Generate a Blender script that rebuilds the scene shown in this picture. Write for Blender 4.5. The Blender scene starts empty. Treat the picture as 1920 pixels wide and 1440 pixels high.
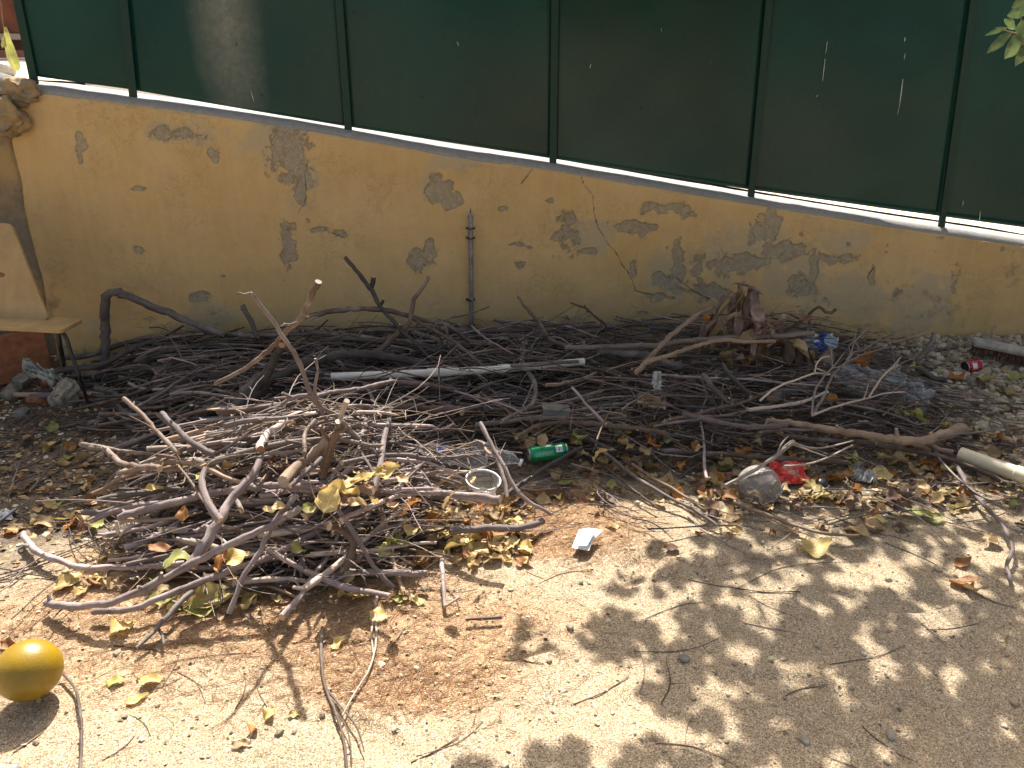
import bpy, math, random
import numpy as np
from mathutils import Vector, Matrix, Euler

# ------------------------------------------------------------------ camera, sky, sun, exposure
SC = bpy.context.scene
COL = SC.collection
PITCH = math.radians(22.0); CAMH = 1.5; F = 1440.0       # F in pixels of the 1920 px wide photograph
cam_d = bpy.data.cameras.new('camera'); cam = bpy.data.objects.new('camera', cam_d); COL.objects.link(cam)
cam_d.sensor_width = 36; cam_d.lens = 36 * F / 1920; cam_d.clip_start = 0.05; cam_d.clip_end = 400
cam.location = (0, 0, CAMH); cam.rotation_euler = (math.pi / 2 - PITCH, 0, 0)
SC.camera = cam
SUN_EL = math.radians(51); SUN_AZ = math.radians(-4)
SUN = Vector((math.sin(SUN_AZ) * math.cos(SUN_EL), math.cos(SUN_AZ) * math.cos(SUN_EL), math.sin(SUN_EL)))
w = bpy.data.worlds.new('World'); SC.world = w; w.use_nodes = True
nt = w.node_tree; bg = nt.nodes['Background']
sky = nt.nodes.new('ShaderNodeTexSky'); sky.sky_type = 'NISHITA'; sky.sun_disc = False
sky.sun_elevation = SUN_EL; sky.sun_rotation = SUN_AZ; sky.dust_density = 4.0; sky.ozone_density = 0.3; sky.air_density = 0.8
hs = nt.nodes.new('ShaderNodeHueSaturation'); hs.inputs['Saturation'].default_value = 0.85      # camera white balance set for the shade
tn = nt.nodes.new('ShaderNodeMix'); tn.data_type = 'RGBA'; tn.blend_type = 'MULTIPLY'; tn.inputs[0].default_value = 1; tn.inputs[7].default_value = (1.05, 1.0, 0.90, 1)
nt.links.new(sky.outputs[0], hs.inputs['Color']); nt.links.new(hs.outputs[0], tn.inputs[6]); nt.links.new(tn.outputs[2], bg.inputs[0]); bg.inputs[1].default_value = 0.108
sd = bpy.data.lights.new('sun', 'SUN'); sd.energy = 5.0; sd.angle = math.radians(0.53); sd.color = (1, 0.955, 0.88)
so = bpy.data.objects.new('sun', sd); COL.objects.link(so); so.rotation_euler = SUN.to_track_quat('Z', 'Y').to_euler()
so.location = (0, 0, 8)
SC.view_settings.view_transform = 'Standard'; SC.view_settings.look = 'None'
SC.view_settings.exposure = 1.2; SC.view_settings.gamma = 1.0
SC.cycles.max_bounces = 7; SC.cycles.transparent_max_bounces = 12; SC.cycles.use_denoising = True

R = random.Random(11)
NR = np.random.RandomState(5)
CP, SP = math.cos(PITCH), math.sin(PITCH)

# ------------------------------------------------------------------ places
def ray(px, py):
    a = (px - 960) / F; b = (720 - py) / F
    return Vector((a, CP + b * SP, -SP + b * CP))
def G(px, py, z=0.0):                      # the point of height z seen at a pixel
    d = ray(px, py); return Vector((0, 0, CAMH)) + d * ((z - CAMH) / d.z)
def Y(px, py, y):                          # the point at distance y seen at a pixel
    d = ray(px, py); return Vector((0, 0, CAMH)) + d * (y / d.y)
def proj(p):
    x, y, z = p[0], p[1], p[2] - CAMH
    d = y * CP - z * SP; u = y * SP + z * CP
    return 960 + F * x / d, 720 - F * u / d
WA = G(200, 692); WB = G(1750, 640)
WD = (WB - WA).normalized(); WN = Vector((WD.y, -WD.x, 0))   # WN points towards the camera
def W(px, py, off=0.0):                    # the point of the garden wall (off = metres behind its face)
    d = ray(px, py); o = Vector((0, 0, CAMH)); q = WA - WN * off
    return o + d * ((q - o).dot(WN) / d.dot(WN))
def wall_s(p): return (p - WA).dot(WD)
def wall_pt(s, z, off=0.0):
    q = WA + WD * s - WN * off; return Vector((q.x, q.y, z))
def wall_y(x): return WA.y + (x - WA.x) * WD.y / WD.x

# ------------------------------------------------------------------ numpy noise
_T = NR.rand(256, 256)
def vnoise(x, y):
    xi = np.floor(x).astype(int); yi = np.floor(y).astype(int); fx = x - xi; fy = y - yi
    fx = fx * fx * (3 - 2 * fx); fy = fy * fy * (3 - 2 * fy)
    a = _T[xi & 255, yi & 255]; b = _T[(xi + 1) & 255, yi & 255]; c = _T[xi & 255, (yi + 1) & 255]; d = _T[(xi + 1) & 255, (yi + 1) & 255]
    return (a * (1 - fx) + b * fx) * (1 - fy) + (c * (1 - fx) + d * fx) * fy
def fbm(x, y, o=4):
    s = 0; a = 1; t = 0
    for i in range(o):
        s = s + a * vnoise(x * 2 ** i + 17.3 * i, y * 2 ** i + 7.7 * i); t += a; a *= 0.5
    return s / t - 0.5
def smooth(a, b, x): 
    t = np.clip((x - a) / (b - a), 0, 1); return t * t * (3 - 2 * t)

# ------------------------------------------------------------------ tagging
def tag(o, label=None, cat=None, group=None, kind=None):
    if label: o['label'] = label
    if cat: o['category'] = cat
    if group: o['group'] = group
    if kind: o['kind'] = kind
    return o
def empty(name, loc, label, cat, group=None):
    o = bpy.data.objects.new(name, None); COL.objects.link(o); o.location = loc; o.empty_display_size = 0.05
    return tag(o, label, cat, group)

class MB:
    def __init__(s): s.v = []; s.f = []; s.m = []; s.uv = []; s.r = []; s.sm = []
    def add(s, vs, fs, mat=0, rnd=0.5, uvs=None, smooth=True):
        b = len(s.v); s.v += [tuple(p) for p in vs]; s.r += [rnd] * len(vs)
        for i, f in enumerate(fs):
            s.f.append(tuple(b + k for k in f)); s.m.append(mat); s.sm.append(smooth)
            s.uv.append(uvs[i] if uvs else [(0, 0)] * len(f))
        return s
    def build(s, name, mats, parent=None, loc=None):
        me = bpy.data.meshes.new(name)
        o0 = Vector(loc) if loc is not None else Vector((0, 0, 0))
        me.from_pydata([tuple(Vector(p) - o0) for p in s.v] if loc is not None else s.v, [], s.f)
        for m in (mats if isinstance(mats, (list, tuple)) else [mats]): me.materials.append(m)
        me.polygons.foreach_set('material_index', s.m); me.polygons.foreach_set('use_smooth', s.sm)
        uvl = me.uv_layers.new(name='UVMap'); flat = [c for f in s.uv for q in f for c in q]; uvl.data.foreach_set('uv', flat)
        at = me.attributes.new('rnd', 'FLOAT', 'POINT'); at.data.foreach_set('value', s.r)
        me.update()
        o = bpy.data.objects.new(name, me); COL.objects.link(o)
        if loc is not None: o.location = o0
        if parent is not None:
            o.parent = parent
            if loc is None: o.location = -Vector(parent.location)
            else: o.location = o0 - Vector(parent.location)
        return o

def spline(pts, step):
    """Catmull-Rom through (Vector, radius) points."""
    out = []; n = len(pts)
    for i in range(n - 1):
        p0 = pts[max(i - 1, 0)]; p1 = pts[i]; p2 = pts[i + 1]; p3 = pts[min(i + 2, n - 1)]
        k = max(1, int((p2[0] - p1[0]).length / step))
        for j in range(k):
            t = j / k; t2 = t * t; t3 = t2 * t
            v = 0.5 * ((2 * p1[0]) + (p2[0] - p0[0]) * t + (2 * p0[0] - 5 * p1[0] + 4 * p2[0] - p3[0]) * t2 + (3 * p1[0] - p0[0] - 3 * p2[0] + p3[0]) * t3)
            out.append((v, p1[1] * (1 - t) + p2[1] * t))
    out.append(pts[-1]); return out

def tube(mb, path, n=8, mat=0, capmat=None, rnd=0.5, rough=0.0, rng=R, cap=True, squash=1.0):
    """path: list of (Vector, r)"""
    P = [p for p, r in path]; up = Vector((0.03, 0.02, 1)); N = None; vs = []; us = []; L = 0; rings = []
    off = rng.random() * 50
    for i in range(len(P)):
        t = (P[min(i + 1, len(P) - 1)] - P[max(i - 1, 0)])
        t = t.normalized() if t.length > 1e-9 else Vector((1, 0, 0))
        if N is None:
            N = up - t * up.dot(t)
            if N.length < 0.05: N = Vector((1, 0, 0)) - t * t.x
        else: N = N - t * N.dot(t)
        N.normalize(); B = t.cross(N)
        if i: L += (P[i] - P[i - 1]).length
        r = path[i][1]; ring = []
        if rough: r *= 1 + rng.uniform(-rough, rough)
        for k in range(n):
            a = 2 * math.pi * k / n; rr = r * (1 + (rng.uniform(-rough, rough) * 0.7 if rough else 0))
            ring.append(len(vs)); vs.append(P[i] + (N * math.cos(a) * squash + B * math.sin(a)) * rr)
        rings.append(ring); us.append(L + off)
    fs = []; uv = []
    for i in range(len(rings) - 1):
        for k in range(n):
            a, b = rings[i], rings[i + 1]; k2 = (k + 1) % n
            fs.append((a[k], a[k2], b[k2], b[k]))
            uv.append([(k / n, us[i]), ((k + 1) / n, us[i]), ((k + 1) / n, us[i + 1]), (k / n, us[i + 1])])
    mb.add(vs, fs, mat, rnd, uv)
    if cap:
        for ri, rev in ((0, True), (-1, False)):
            ring = [vs[k] for k in rings[ri]]; 
            f = list(range(n)); f = f[::-1] if rev else f
            uvs = [[(0.5 + 0.5 * math.cos(2 * math.pi * k / n), 0.5 + 0.5 * math.sin(2 * math.pi * k / n)) for k in f]]
            mb.add(ring, [tuple(f)], mat if capmat is None else capmat, rnd, uvs, smooth=False)

def box(mb, c, sx, sy, sz, rot=None, mat=0, rnd=0.5, bev=0.0):
    h = Vector((sx / 2, sy / 2, sz / 2)); M = rot.to_matrix() if rot is not None else Matrix.Identity(3)
    b = min(bev, h.x * 0.9, h.y * 0.9, h.z * 0.9)
    import itertools
    if b <= 0:
        vs = [Vector(c) + M @ Vector((x * h.x, y * h.y, z * h.z)) for x in (-1, 1) for y in (-1, 1) for z in (-1, 1)]
        fs = [(0, 1, 3, 2), (4, 6, 7, 5), (0, 4, 5, 1), (2, 3, 7, 6), (0, 2, 6, 4), (1, 5, 7, 3)]
        mb.add(vs, fs, mat, rnd, smooth=False); return
    vs = []; idx = {}
    for x, y, z in itertools.product((-1, 1), repeat=3):
        for a in range(3):
            q = [x * (h.x - b), y * (h.y - b), z * (h.z - b)]; s = (x, y, z)[a]; q[a] = s * h[a]
            idx[(x, y, z, a)] = len(vs); vs.append(Vector(c) + M @ Vector(q))
    fs = []
    for a in range(3):
        o1, o2 = [k for k in range(3) if k != a]
        for s in (-1, 1):
            f = []
            for u, v in ((-1, -1), (1, -1), (1, 1), (-1, 1)):
                q = [0, 0, 0]; q[a] = s; q[o1] = u; q[o2] = v; f.append(idx[(q[0], q[1], q[2], a)])
            fs.append(tuple(f))
    for a in range(3):
        o1, o2 = [k for k in range(3) if k != a]
        for u, v in itertools.product((-1, 1), repeat=2):
            q0 = [0, 0, 0]; q1 = [0, 0, 0]; q0[a] = -1; q1[a] = 1
            for q in (q0, q1): q[o1] = u; q[o2] = v
            fs.append((idx[(*q0, o1)], idx[(*q1, o1)], idx[(*q1, o2)], idx[(*q0, o2)]))
    for x, y, z in itertools.product((-1, 1), repeat=3): fs.append(tuple(idx[(x, y, z, a)] for a in range(3)))
    mb.add(vs, fs, mat, rnd, smooth=False)

def lathe(mb, prof, M, n=24, mat=0, rnd=0.5, warp=None, mats=None):
    """prof: list of (radius, height); M: 4x4"""
    vs = []; fs = []; uv = []; mm = []
    for i, (r, h) in enumerate(prof):
        for k in range(n):
            a = 2 * math.pi * k / n; p = Vector((r * math.cos(a), r * math.sin(a), h))
            if warp: p = warp(p, a, i)
            vs.append(M @ p)
    H = [0]
    for i in range(1, len(prof)): H.append(H[-1] + math.hypot(prof[i][0] - prof[i - 1][0], prof[i][1] - prof[i - 1][1]))
    for i in range(len(prof) - 1):
        part = []; pu = []
        for k in range(n):
            k2 = (k + 1) % n; part.append((i * n + k, i * n + k2, (i + 1) * n + k2, (i + 1) * n + k))
            pu.append([(k / n, H[i] / H[-1]), ((k + 1) / n, H[i] / H[-1]), ((k + 1) / n, H[i + 1] / H[-1]), (k / n, H[i + 1] / H[-1])])
        fs += part; uv += pu; mm += [mats[i] if mats else mat] * n
    b = len(mb.v); mb.v += [tuple(p) for p in vs]; mb.r += [rnd] * len(vs)
    for f, u, m in zip(fs, uv, mm): mb.f.append(tuple(b + k for k in f)); mb.m.append(m); mb.uv.append(u); mb.sm.append(True)

# ------------------------------------------------------------------ materials
class N:
    def __init__(s, name):
        s.m = bpy.data.materials.new(name); s.m.use_nodes = True; s.t = s.m.node_tree
        s.p = s.t.nodes['Principled BSDF']; s.out = s.t.nodes['Material Output']
    def n(s, typ, **kw):
        nd = s.t.nodes.new(typ)
        for k, v in kw.items():
            if k in nd.inputs.keys() if isinstance(k, str) else False: nd.inputs[k].default_value = v
            else: setattr(nd, k, v)
        return nd
    def l(s, a, b): s.t.links.new(a, b)
    def coord(s, kind='Object', scale=(1, 1, 1)):
        tc = s.n('ShaderNodeTexCoord'); mp = s.n('ShaderNodeMapping'); mp.inputs['Scale'].default_value = scale
        s.l(tc.outputs[kind], mp.inputs[0]); return mp.outputs[0]
    def noise(s, vec, scale, detail=4, rough=0.55, dist=0.0):
        nd = s.n('ShaderNodeTexNoise'); nd.inputs['Scale'].default_value = scale; nd.inputs['Detail'].default_value = detail
        nd.inputs['Roughness'].default_value = rough; nd.inputs['Distortion'].default_value = dist
        s.l(vec, nd.inputs['Vector']); return nd.outputs['Fac']
    def vor(s, vec, scale, feat='F1', out='Distance'):
        nd = s.n('ShaderNodeTexVoronoi', feature=feat); nd.inputs['Scale'].default_value = scale; s.l(vec, nd.inputs['Vector']); return nd.outputs[out]
    def ramp(s, fac, stops):
        r = s.n('ShaderNodeValToRGB'); e = r.color_ramp.elements
        while len(e) < len(stops): e.new(0.5)
        for i, (p, c) in enumerate(stops): e[i].position = p; e[i].color = (*c, 1) if len(c) == 3 else c
        s.l(fac, r.inputs[0]); return r.outputs[0]
    def rng(s, fac, a, b, c=0.0, d=1.0):
        r = s.n('ShaderNodeMapRange'); r.inputs[1].default_value = a; r.inputs[2].default_value = b; r.inputs[3].default_value = c; r.inputs[4].default_value = d
        s.l(fac, r.inputs[0]); return r.outputs[0]
    def mix(s, fac, a, b, typ='MIX'):
        m = s.n('ShaderNodeMix', data_type='RGBA', blend_type=typ)
        for v, i in ((fac, 0), (a, 6), (b, 7)):
            if isinstance(v, (int, float)): m.inputs[i].default_value = v
            elif isinstance(v, tuple): m.inputs[i].default_value = (*v, 1)
            else: s.l(v, m.inputs[i])
        return m.outputs[2]
    def math(s, op, a, b=None):
        m = s.n('ShaderNodeMath', operation=op)
        for v, i in ((a, 0), (b, 1)):
            if v is None: continue
            if isinstance(v, (int, float)): m.inputs[i].default_value = v
            else: s.l(v, m.inputs[i])
        return m.outputs[0]
    def attr(s, name, out='Fac'):
        a = s.n('ShaderNodeAttribute'); a.attribute_name = name; return a.outputs[out]
    def col(s, c):
        if isinstance(c, tuple): s.p.inputs['Base Color'].default_value = (*c, 1)
        else: s.l(c, s.p.inputs['Base Color'])
        return s
    def set(s, **kw):
        for k, v in kw.items():
            k = k.replace('_', ' ')
            if isinstance(v, (int, float)): s.p.inputs[k].default_value = v
            elif isinstance(v, tuple): s.p.inputs[k].default_value = v
            else: s.l(v, s.p.inputs[k])
        return s
    def bump(s, h, strength=0.4, dist=0.01):
        b = s.n('ShaderNodeBump'); b.inputs['Strength'].default_value = strength; b.inputs['Distance'].default_value = dist
        s.l(h, b.inputs['Height']); s.l(b.outputs[0], s.p.inputs['Normal']); return s

def simple(name, c, rough=0.6, metallic=0.0, var=0.12, bump=0.15, scale=40, **kw):
    m = N(name); v = m.coord('Object'); n1 = m.noise(v, scale, 5)
    dk = tuple(x * (1 - var * 2) for x in c); lt = tuple(min(1, x * (1 + var)) for x in c)
    m.col(m.ramp(n1, [(0.3, dk), (0.7, lt)])).set(Roughness=rough, Metallic=metallic, **kw)
    if bump: m.bump(n1, bump, 0.003)
    return m.m

def bark(name, c1, c2, spot=(0.34, 0.29, 0.24), rough=0.75):
    m = N(name); u = m.coord('UV', (5, 26, 1)); o = m.coord('Object')
    st = m.noise(m.coord('UV', (9, 9, 1)), 1.0, 5, 0.6); big = m.noise(o, 9, 4, 0.6); fine = m.noise(o, 190, 3)
    base = m.mix(m.rng(st, 0.35, 0.65), c1, c2)
    base = m.mix(m.rng(big, 0.5, 0.68, 0, 0.6), base, spot)
    ring = m.noise(m.coord('UV', (1.2, 60, 1)), 1.0, 2)
    base = m.mix(m.rng(ring, 0.62, 0.72, 0, 0.55), base, tuple(x * 0.45 for x in c1))
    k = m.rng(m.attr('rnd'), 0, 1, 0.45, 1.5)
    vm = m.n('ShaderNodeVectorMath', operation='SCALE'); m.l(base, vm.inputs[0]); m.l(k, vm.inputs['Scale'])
    m.col(vm.outputs[0]).set(Roughness=rough)
    h = m.math('ADD', m.math('MULTIPLY', st, 0.6), m.math('MULTIPLY', fine, 0.4)); m.bump(h, 0.8, 0.004); return m.m

M = {}
M['bark_grey'] = bark('grey_bark', (0.050, 0.039, 0.032), (0.135, 0.11, 0.093), (0.24, 0.20, 0.17))
M['bark_mauve'] = bark('mauve_bark', (0.15, 0.11, 0.102), (0.29, 0.225, 0.207), (0.42, 0.35, 0.32))
M['bark_brown'] = bark('brown_bark', (0.075, 0.045, 0.032), (0.17, 0.11, 0.078))
M['bark_tan'] = bark('tan_wood', (0.24, 0.155, 0.095), (0.36, 0.25, 0.165), (0.17, 0.11, 0.075))
M['bark_pale'] = bark('pale_wood', (0.33, 0.255, 0.20), (0.50, 0.41, 0.33), (0.25, 0.18, 0.14))
m = N('cut_wood'); o = m.coord('UV'); mp = m.n('ShaderNodeVectorMath', operation='DISTANCE'); m.l(o, mp.inputs[0]); mp.inputs[1].default_value = (0.5, 0.5, 0)
wv = m.math('SINE', m.math('MULTIPLY', mp.outputs['Value'], 60)); m.col(m.mix(m.rng(wv, -1, 1, 0, 0.5), (0.56, 0.40, 0.24), (0.38, 0.22, 0.11))).set(Roughness=0.7); M['cut'] = m.m
m = N('orange_cut_wood'); o = m.coord('UV'); mp = m.n('ShaderNodeVectorMath', operation='DISTANCE'); m.l(o, mp.inputs[0]); mp.inputs[1].default_value = (0.5, 0.5, 0)
wv = m.math('SINE', m.math('MULTIPLY', mp.outputs['Value'], 50)); m.col(m.mix(m.rng(wv, -1, 1, 0, 0.6), (0.38, 0.17, 0.07), (0.16, 0.06, 0.025))).set(Roughness=0.7); M['cut_orange'] = m.m

def leafmat(name, a, b, c):
    m = N(name); o = m.coord('Object'); n1 = m.noise(o, 22, 4, 0.6); n2 = m.noise(o, 90, 3)
    base = m.ramp(n1, [(0.32, a), (0.52, b), (0.7, c)])
    uvx = m.n('ShaderNodeSeparateXYZ'); m.l(m.coord('UV'), uvx.inputs[0])
    mid = m.math('ABSOLUTE', m.math('SUBTRACT', uvx.outputs[0], 0.5))
    vein = m.math('SINE', m.math('MULTIPLY', m.math('SUBTRACT', uvx.outputs[1], m.math('MULTIPLY', mid, 0.7)), 60))
    base = m.mix(m.rng(vein, 0.8, 1.0, 0, 0.35), base, tuple(min(1, x * 1.3) for x in b))
    base = m.mix(m.rng(mid, 0.0, 0.035, 0.8, 0.0), base, tuple(min(1, x * 1.45) for x in b))
    k = m.rng(m.attr('rnd'), 0, 1, 0.65, 1.25)
    vm = m.n('ShaderNodeVectorMath', operation='SCALE'); m.l(base, vm.inputs[0]); m.l(k, vm.inputs['Scale'])
    m.col(vm.outputs[0]).set(Roughness=0.55)
    m.bump(m.math('ADD', n2, m.math('MULTIPLY', vein, 0.3)), 0.35, 0.002)
    tr = m.n('ShaderNodeBsdfTranslucent'); m.l(vm.outputs[0], tr.inputs[0]); mx = m.n('ShaderNodeMixShader'); mx.inputs[0].default_value = 0.3
    m.l(m.p.outputs[0], mx.inputs[1]); m.l(tr.outputs[0], mx.inputs[2]); m.l(mx.outputs[0], m.out.inputs[0]); return m.m
M['leaf_yellow'] = leafmat('yellow_leaf', (0.46, 0.31, 0.08), (0.66, 0.50, 0.19), (0.72, 0.60, 0.32))
M['leaf_green'] = leafmat('yellow_green_leaf', (0.28, 0.29, 0.07), (0.42, 0.41, 0.12), (0.55, 0.48, 0.18))
M['leaf_tan'] = leafmat('tan_leaf', (0.34, 0.22, 0.10), (0.50, 0.35, 0.17), (0.60, 0.46, 0.27))
M['leaf_orange'] = leafmat('orange_brown_leaf', (0.26, 0.09, 0.02), (0.44, 0.19, 0.045), (0.55, 0.31, 0.10))
M['leaf_brown'] = leafmat('brown_leaf', (0.10, 0.05, 0.03), (0.19, 0.10, 0.06), (0.32, 0.20, 0.13))
M['leaf_red'] = leafmat('withered_red_leaf', (0.14, 0.08, 0.065), (0.30, 0.20, 0.16), (0.50, 0.40, 0.33))
M['leaf_live'] = leafmat('live_leaf', (0.05, 0.085, 0.03), (0.09, 0.13, 0.045), (0.15, 0.17, 0.07))

# ground
m = N('sandy_ground'); o = m.coord('Object')
n1 = m.noise(o, 260, 3, 0.7); n2 = m.noise(o, 5, 4); n3 = m.noise(o, 120, 4, 0.7); n4 = m.noise(o, 28, 3)
sand = m.mix(m.rng(n2, 0.35, 0.65), (0.46, 0.345, 0.21), (0.38, 0.295, 0.19))
sand = m.mix(m.rng(n1, 0.47, 0.62, 0, 0.85), sand, (0.17, 0.115, 0.065))
sand = m.mix(m.rng(n1, 0.32, 0.44, 0.75, 0), sand, (0.68, 0.56, 0.40))
sand = m.mix(m.rng(n3, 0.60, 0.68, 0, 0.8), sand, (0.15, 0.10, 0.065))
vc = m.n('ShaderNodeSeparateColor'); m.l(m.vor(o, 330, 'F1', 'Color'), vc.inputs[0]); sand = m.mix(m.rng(vc.outputs[0], 0.80, 0.86, 0, 0.75), sand, (0.10, 0.075, 0.05)); sand = m.mix(m.rng(vc.outputs[1], 0.84, 0.90, 0, 0.7), sand, (0.68, 0.57, 0.42))
org = m.math('MULTIPLY', m.attr('orange'), m.rng(m.noise(o, 130, 5, 0.8), 0.40, 0.56, 0.12, 0.95))
sand = m.mix(org, sand, (0.30, 0.15, 0.055))
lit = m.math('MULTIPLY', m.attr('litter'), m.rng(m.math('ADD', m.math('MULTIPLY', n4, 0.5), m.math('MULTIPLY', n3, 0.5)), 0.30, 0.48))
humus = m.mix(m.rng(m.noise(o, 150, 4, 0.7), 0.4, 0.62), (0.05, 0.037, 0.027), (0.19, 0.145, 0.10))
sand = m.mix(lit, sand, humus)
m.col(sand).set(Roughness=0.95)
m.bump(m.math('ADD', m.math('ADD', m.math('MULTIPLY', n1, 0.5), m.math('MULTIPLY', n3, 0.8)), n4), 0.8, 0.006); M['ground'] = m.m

# plaster wall
m = N('ochre_plaster'); o = m.coord('Object')
n1 = m.noise(o, 1.6, 5, 0.55, 0.4); st = m.noise(m.coord('Object', (26, 26, 2.2)), 1.0, 5, 0.65); n3 = m.noise(o, 9, 5, 0.65); fine = m.noise(o, 110, 4, 0.7); mid = m.noise(o, 26, 4, 0.6)
och = m.mix(m.rng(n1, 0.35, 0.65), (0.515, 0.34, 0.132), (0.58, 0.395, 0.18))
och = m.mix(m.rng(n3, 0.42, 0.72, 0, 0.4), och, (0.44, 0.285, 0.13))
och = m.mix(m.rng(st, 0.46, 0.70, 0, 0.5), och, (0.56, 0.395, 0.21))
och = m.mix(m.rng(mid, 0.60, 0.74, 0, 0.25), och, (0.33, 0.22, 0.11))
pt = m.math('ADD', m.attr('patch'), m.math('MULTIPLY', m.math('SUBTRACT', m.noise(o, 17, 6, 0.7), 0.5), 1.7))
pt = m.math('ADD', pt, m.math('MULTIPLY', m.math('SUBTRACT', fine, 0.5), 0.5))
cem = m.mix(m.rng(fine, 0.35, 0.65), (0.25, 0.21, 0.14), (0.42, 0.36, 0.26))
pale = m.math('ADD', m.attr('pale'), m.math('MULTIPLY', m.math('SUBTRACT', n3, 0.5), 1.0))
och = m.mix(m.rng(pale, 0.40, 0.62, 0, 0.8), och, (0.42, 0.335, 0.205))
och = m.mix(m.rng(pt, 0.36, 0.50, 0, 0.45), och, (0.27, 0.17, 0.075))
rim = m.math('MULTIPLY', m.rng(pt, 0.40, 0.45), m.rng(pt, 0.45, 0.50, 1, 0)); och = m.mix(m.math('MULTIPLY', rim, 0.35), och, (0.62, 0.50, 0.30))  # paler line paints the light caught by flaking edges
c = m.mix(m.rng(pt, 0.45, 0.60, 0, 0.82), och, m.mix(m.rng(mid, 0.45, 0.65, 0, 0.4), cem, (0.17, 0.14, 0.09)))
dirt = m.math('ADD', m.attr('dirt'), m.math('MULTIPLY', m.math('SUBTRACT', m.noise(o, 14, 6, 0.75), 0.5), 1.6))
c = m.mix(m.rng(dirt, 0.45, 0.90, 0, 0.75), c, (0.13, 0.105, 0.06))
c = m.mix(m.rng(m.math('ADD', m.attr('crack'), m.math('MULTIPLY', m.math('SUBTRACT', mid, 0.5), 0.006)), 0.0014, 0.0048, 0.9, 0.0), c, (0.05, 0.035, 0.02))
m.col(c).set(Roughness=0.9)
blis = m.math('MULTIPLY', m.rng(m.noise(o, 38, 5, 0.75, 1.2), 0.52, 0.60), m.rng(m.noise(o, 3.3, 3), 0.48, 0.6))
h = m.math('SUBTRACT', m.math('ADD', m.math('ADD', m.math('MULTIPLY', fine, 0.35), m.math('MULTIPLY', blis, 0.22)), m.math('ADD', m.math('MULTIPLY', n3, 1.2), m.math('MULTIPLY', mid, 0.6))), m.math('MULTIPLY', m.rng(pt, 0.46, 0.56), 0.7))
m.bump(h, 0.8, 0.008); M['plaster'] = m.m
m = N('cement'); o = m.coord('Object'); a = m.noise(o, 40, 6, 0.7); b_ = m.noise(o, 5, 4)
m.col(m.mix(m.rng(a, 0.3, 0.7), m.mix(b_, (0.17, 0.17, 0.16), (0.27, 0.25, 0.22)), (0.30, 0.29, 0.27))).set(Roughness=0.9).bump(a, 0.6, 0.006); M['cement'] = m.m
m = N('old_cement'); o = m.coord('Object'); a = m.noise(o, 40, 6, 0.7); b_ = m.noise(o, 7, 5, 0.6)
m.col(m.mix(m.rng(b_, 0.4, 0.6), m.mix(a, (0.16, 0.12, 0.08), (0.30, 0.24, 0.16)), (0.40, 0.26, 0.11))).set(Roughness=0.95).bump(m.math('ADD', a, m.math('MULTIPLY', b_, 2)), 0.8, 0.012); M['oldcement'] = m.m

# green sheet metal
m = N('green_sheet_metal'); o = m.coord('Object'); a = m.noise(o, 1.3, 3, 0.5, 0.6); d = m.noise(o, 30, 6, 0.7); s2 = m.noise(m.coord('Object', (40, 40, 3)), 1, 4, 0.6)
g = m.mix(m.rng(a, 0.3, 0.7), (0.003, 0.028, 0.021), (0.007, 0.052, 0.040))
g = m.mix(m.math('MULTIPLY', m.rng(m.noise(o, 0.9, 2, 0.4), 0.46, 0.66), m.rng(d, 0.3, 0.7, 0.25, 0.45)), g, (0.040, 0.050, 0.040))
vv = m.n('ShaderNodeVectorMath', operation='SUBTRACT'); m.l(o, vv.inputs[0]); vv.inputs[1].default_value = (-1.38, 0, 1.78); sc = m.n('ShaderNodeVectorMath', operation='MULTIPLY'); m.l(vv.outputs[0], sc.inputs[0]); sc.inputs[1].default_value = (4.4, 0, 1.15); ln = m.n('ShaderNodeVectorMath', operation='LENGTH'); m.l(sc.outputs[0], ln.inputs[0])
g = m.mix(m.math('MULTIPLY', m.rng(m.math('ADD', ln.outputs['Value'], m.math('MULTIPLY', m.noise(o, 3, 3), 0.5)), 0.3, 1.1, 0.95, 0.0), m.rng(d, 0.3, 0.7, 0.5, 1.0)), g, (0.21, 0.21, 0.175))  # tall pale sheen on the second panel, a reflection painted into the colour
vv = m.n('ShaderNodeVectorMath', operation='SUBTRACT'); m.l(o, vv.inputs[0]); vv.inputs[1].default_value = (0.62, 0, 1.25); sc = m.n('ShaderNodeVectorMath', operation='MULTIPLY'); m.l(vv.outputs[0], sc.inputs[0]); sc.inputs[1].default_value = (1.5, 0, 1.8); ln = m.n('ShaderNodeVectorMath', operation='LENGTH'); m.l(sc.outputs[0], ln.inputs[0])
g = m.mix(m.math('MULTIPLY', m.rng(m.math('ADD', ln.outputs['Value'], m.math('MULTIPLY', m.noise(o, 2, 3), 0.5)), 0.4, 1.2, 0.32, 0.0), m.rng(d, 0.3, 0.7, 0.5, 1.0)), g, (0.075, 0.075, 0.065))  # wide greyish sheen, also reflected light painted into the panel colour
g = m.mix(m.math('MULTIPLY', m.rng(m.noise(m.coord('Object', (60, 60, 34)), 1, 2), 0.70, 0.73), 0.8), g, (0.01, 0.012, 0.01))
g = m.mix(m.rng(m.noise(o, 70, 2), 0.765, 0.78, 0, 0.5), g, (0.20, 0.22, 0.19))
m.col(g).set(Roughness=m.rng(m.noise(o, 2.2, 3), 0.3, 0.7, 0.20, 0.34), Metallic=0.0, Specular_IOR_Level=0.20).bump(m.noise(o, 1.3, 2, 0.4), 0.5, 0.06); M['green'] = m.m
m = N('green_post_paint'); o = m.coord('Object'); d = m.noise(o, 50, 5, 0.7)
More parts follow.
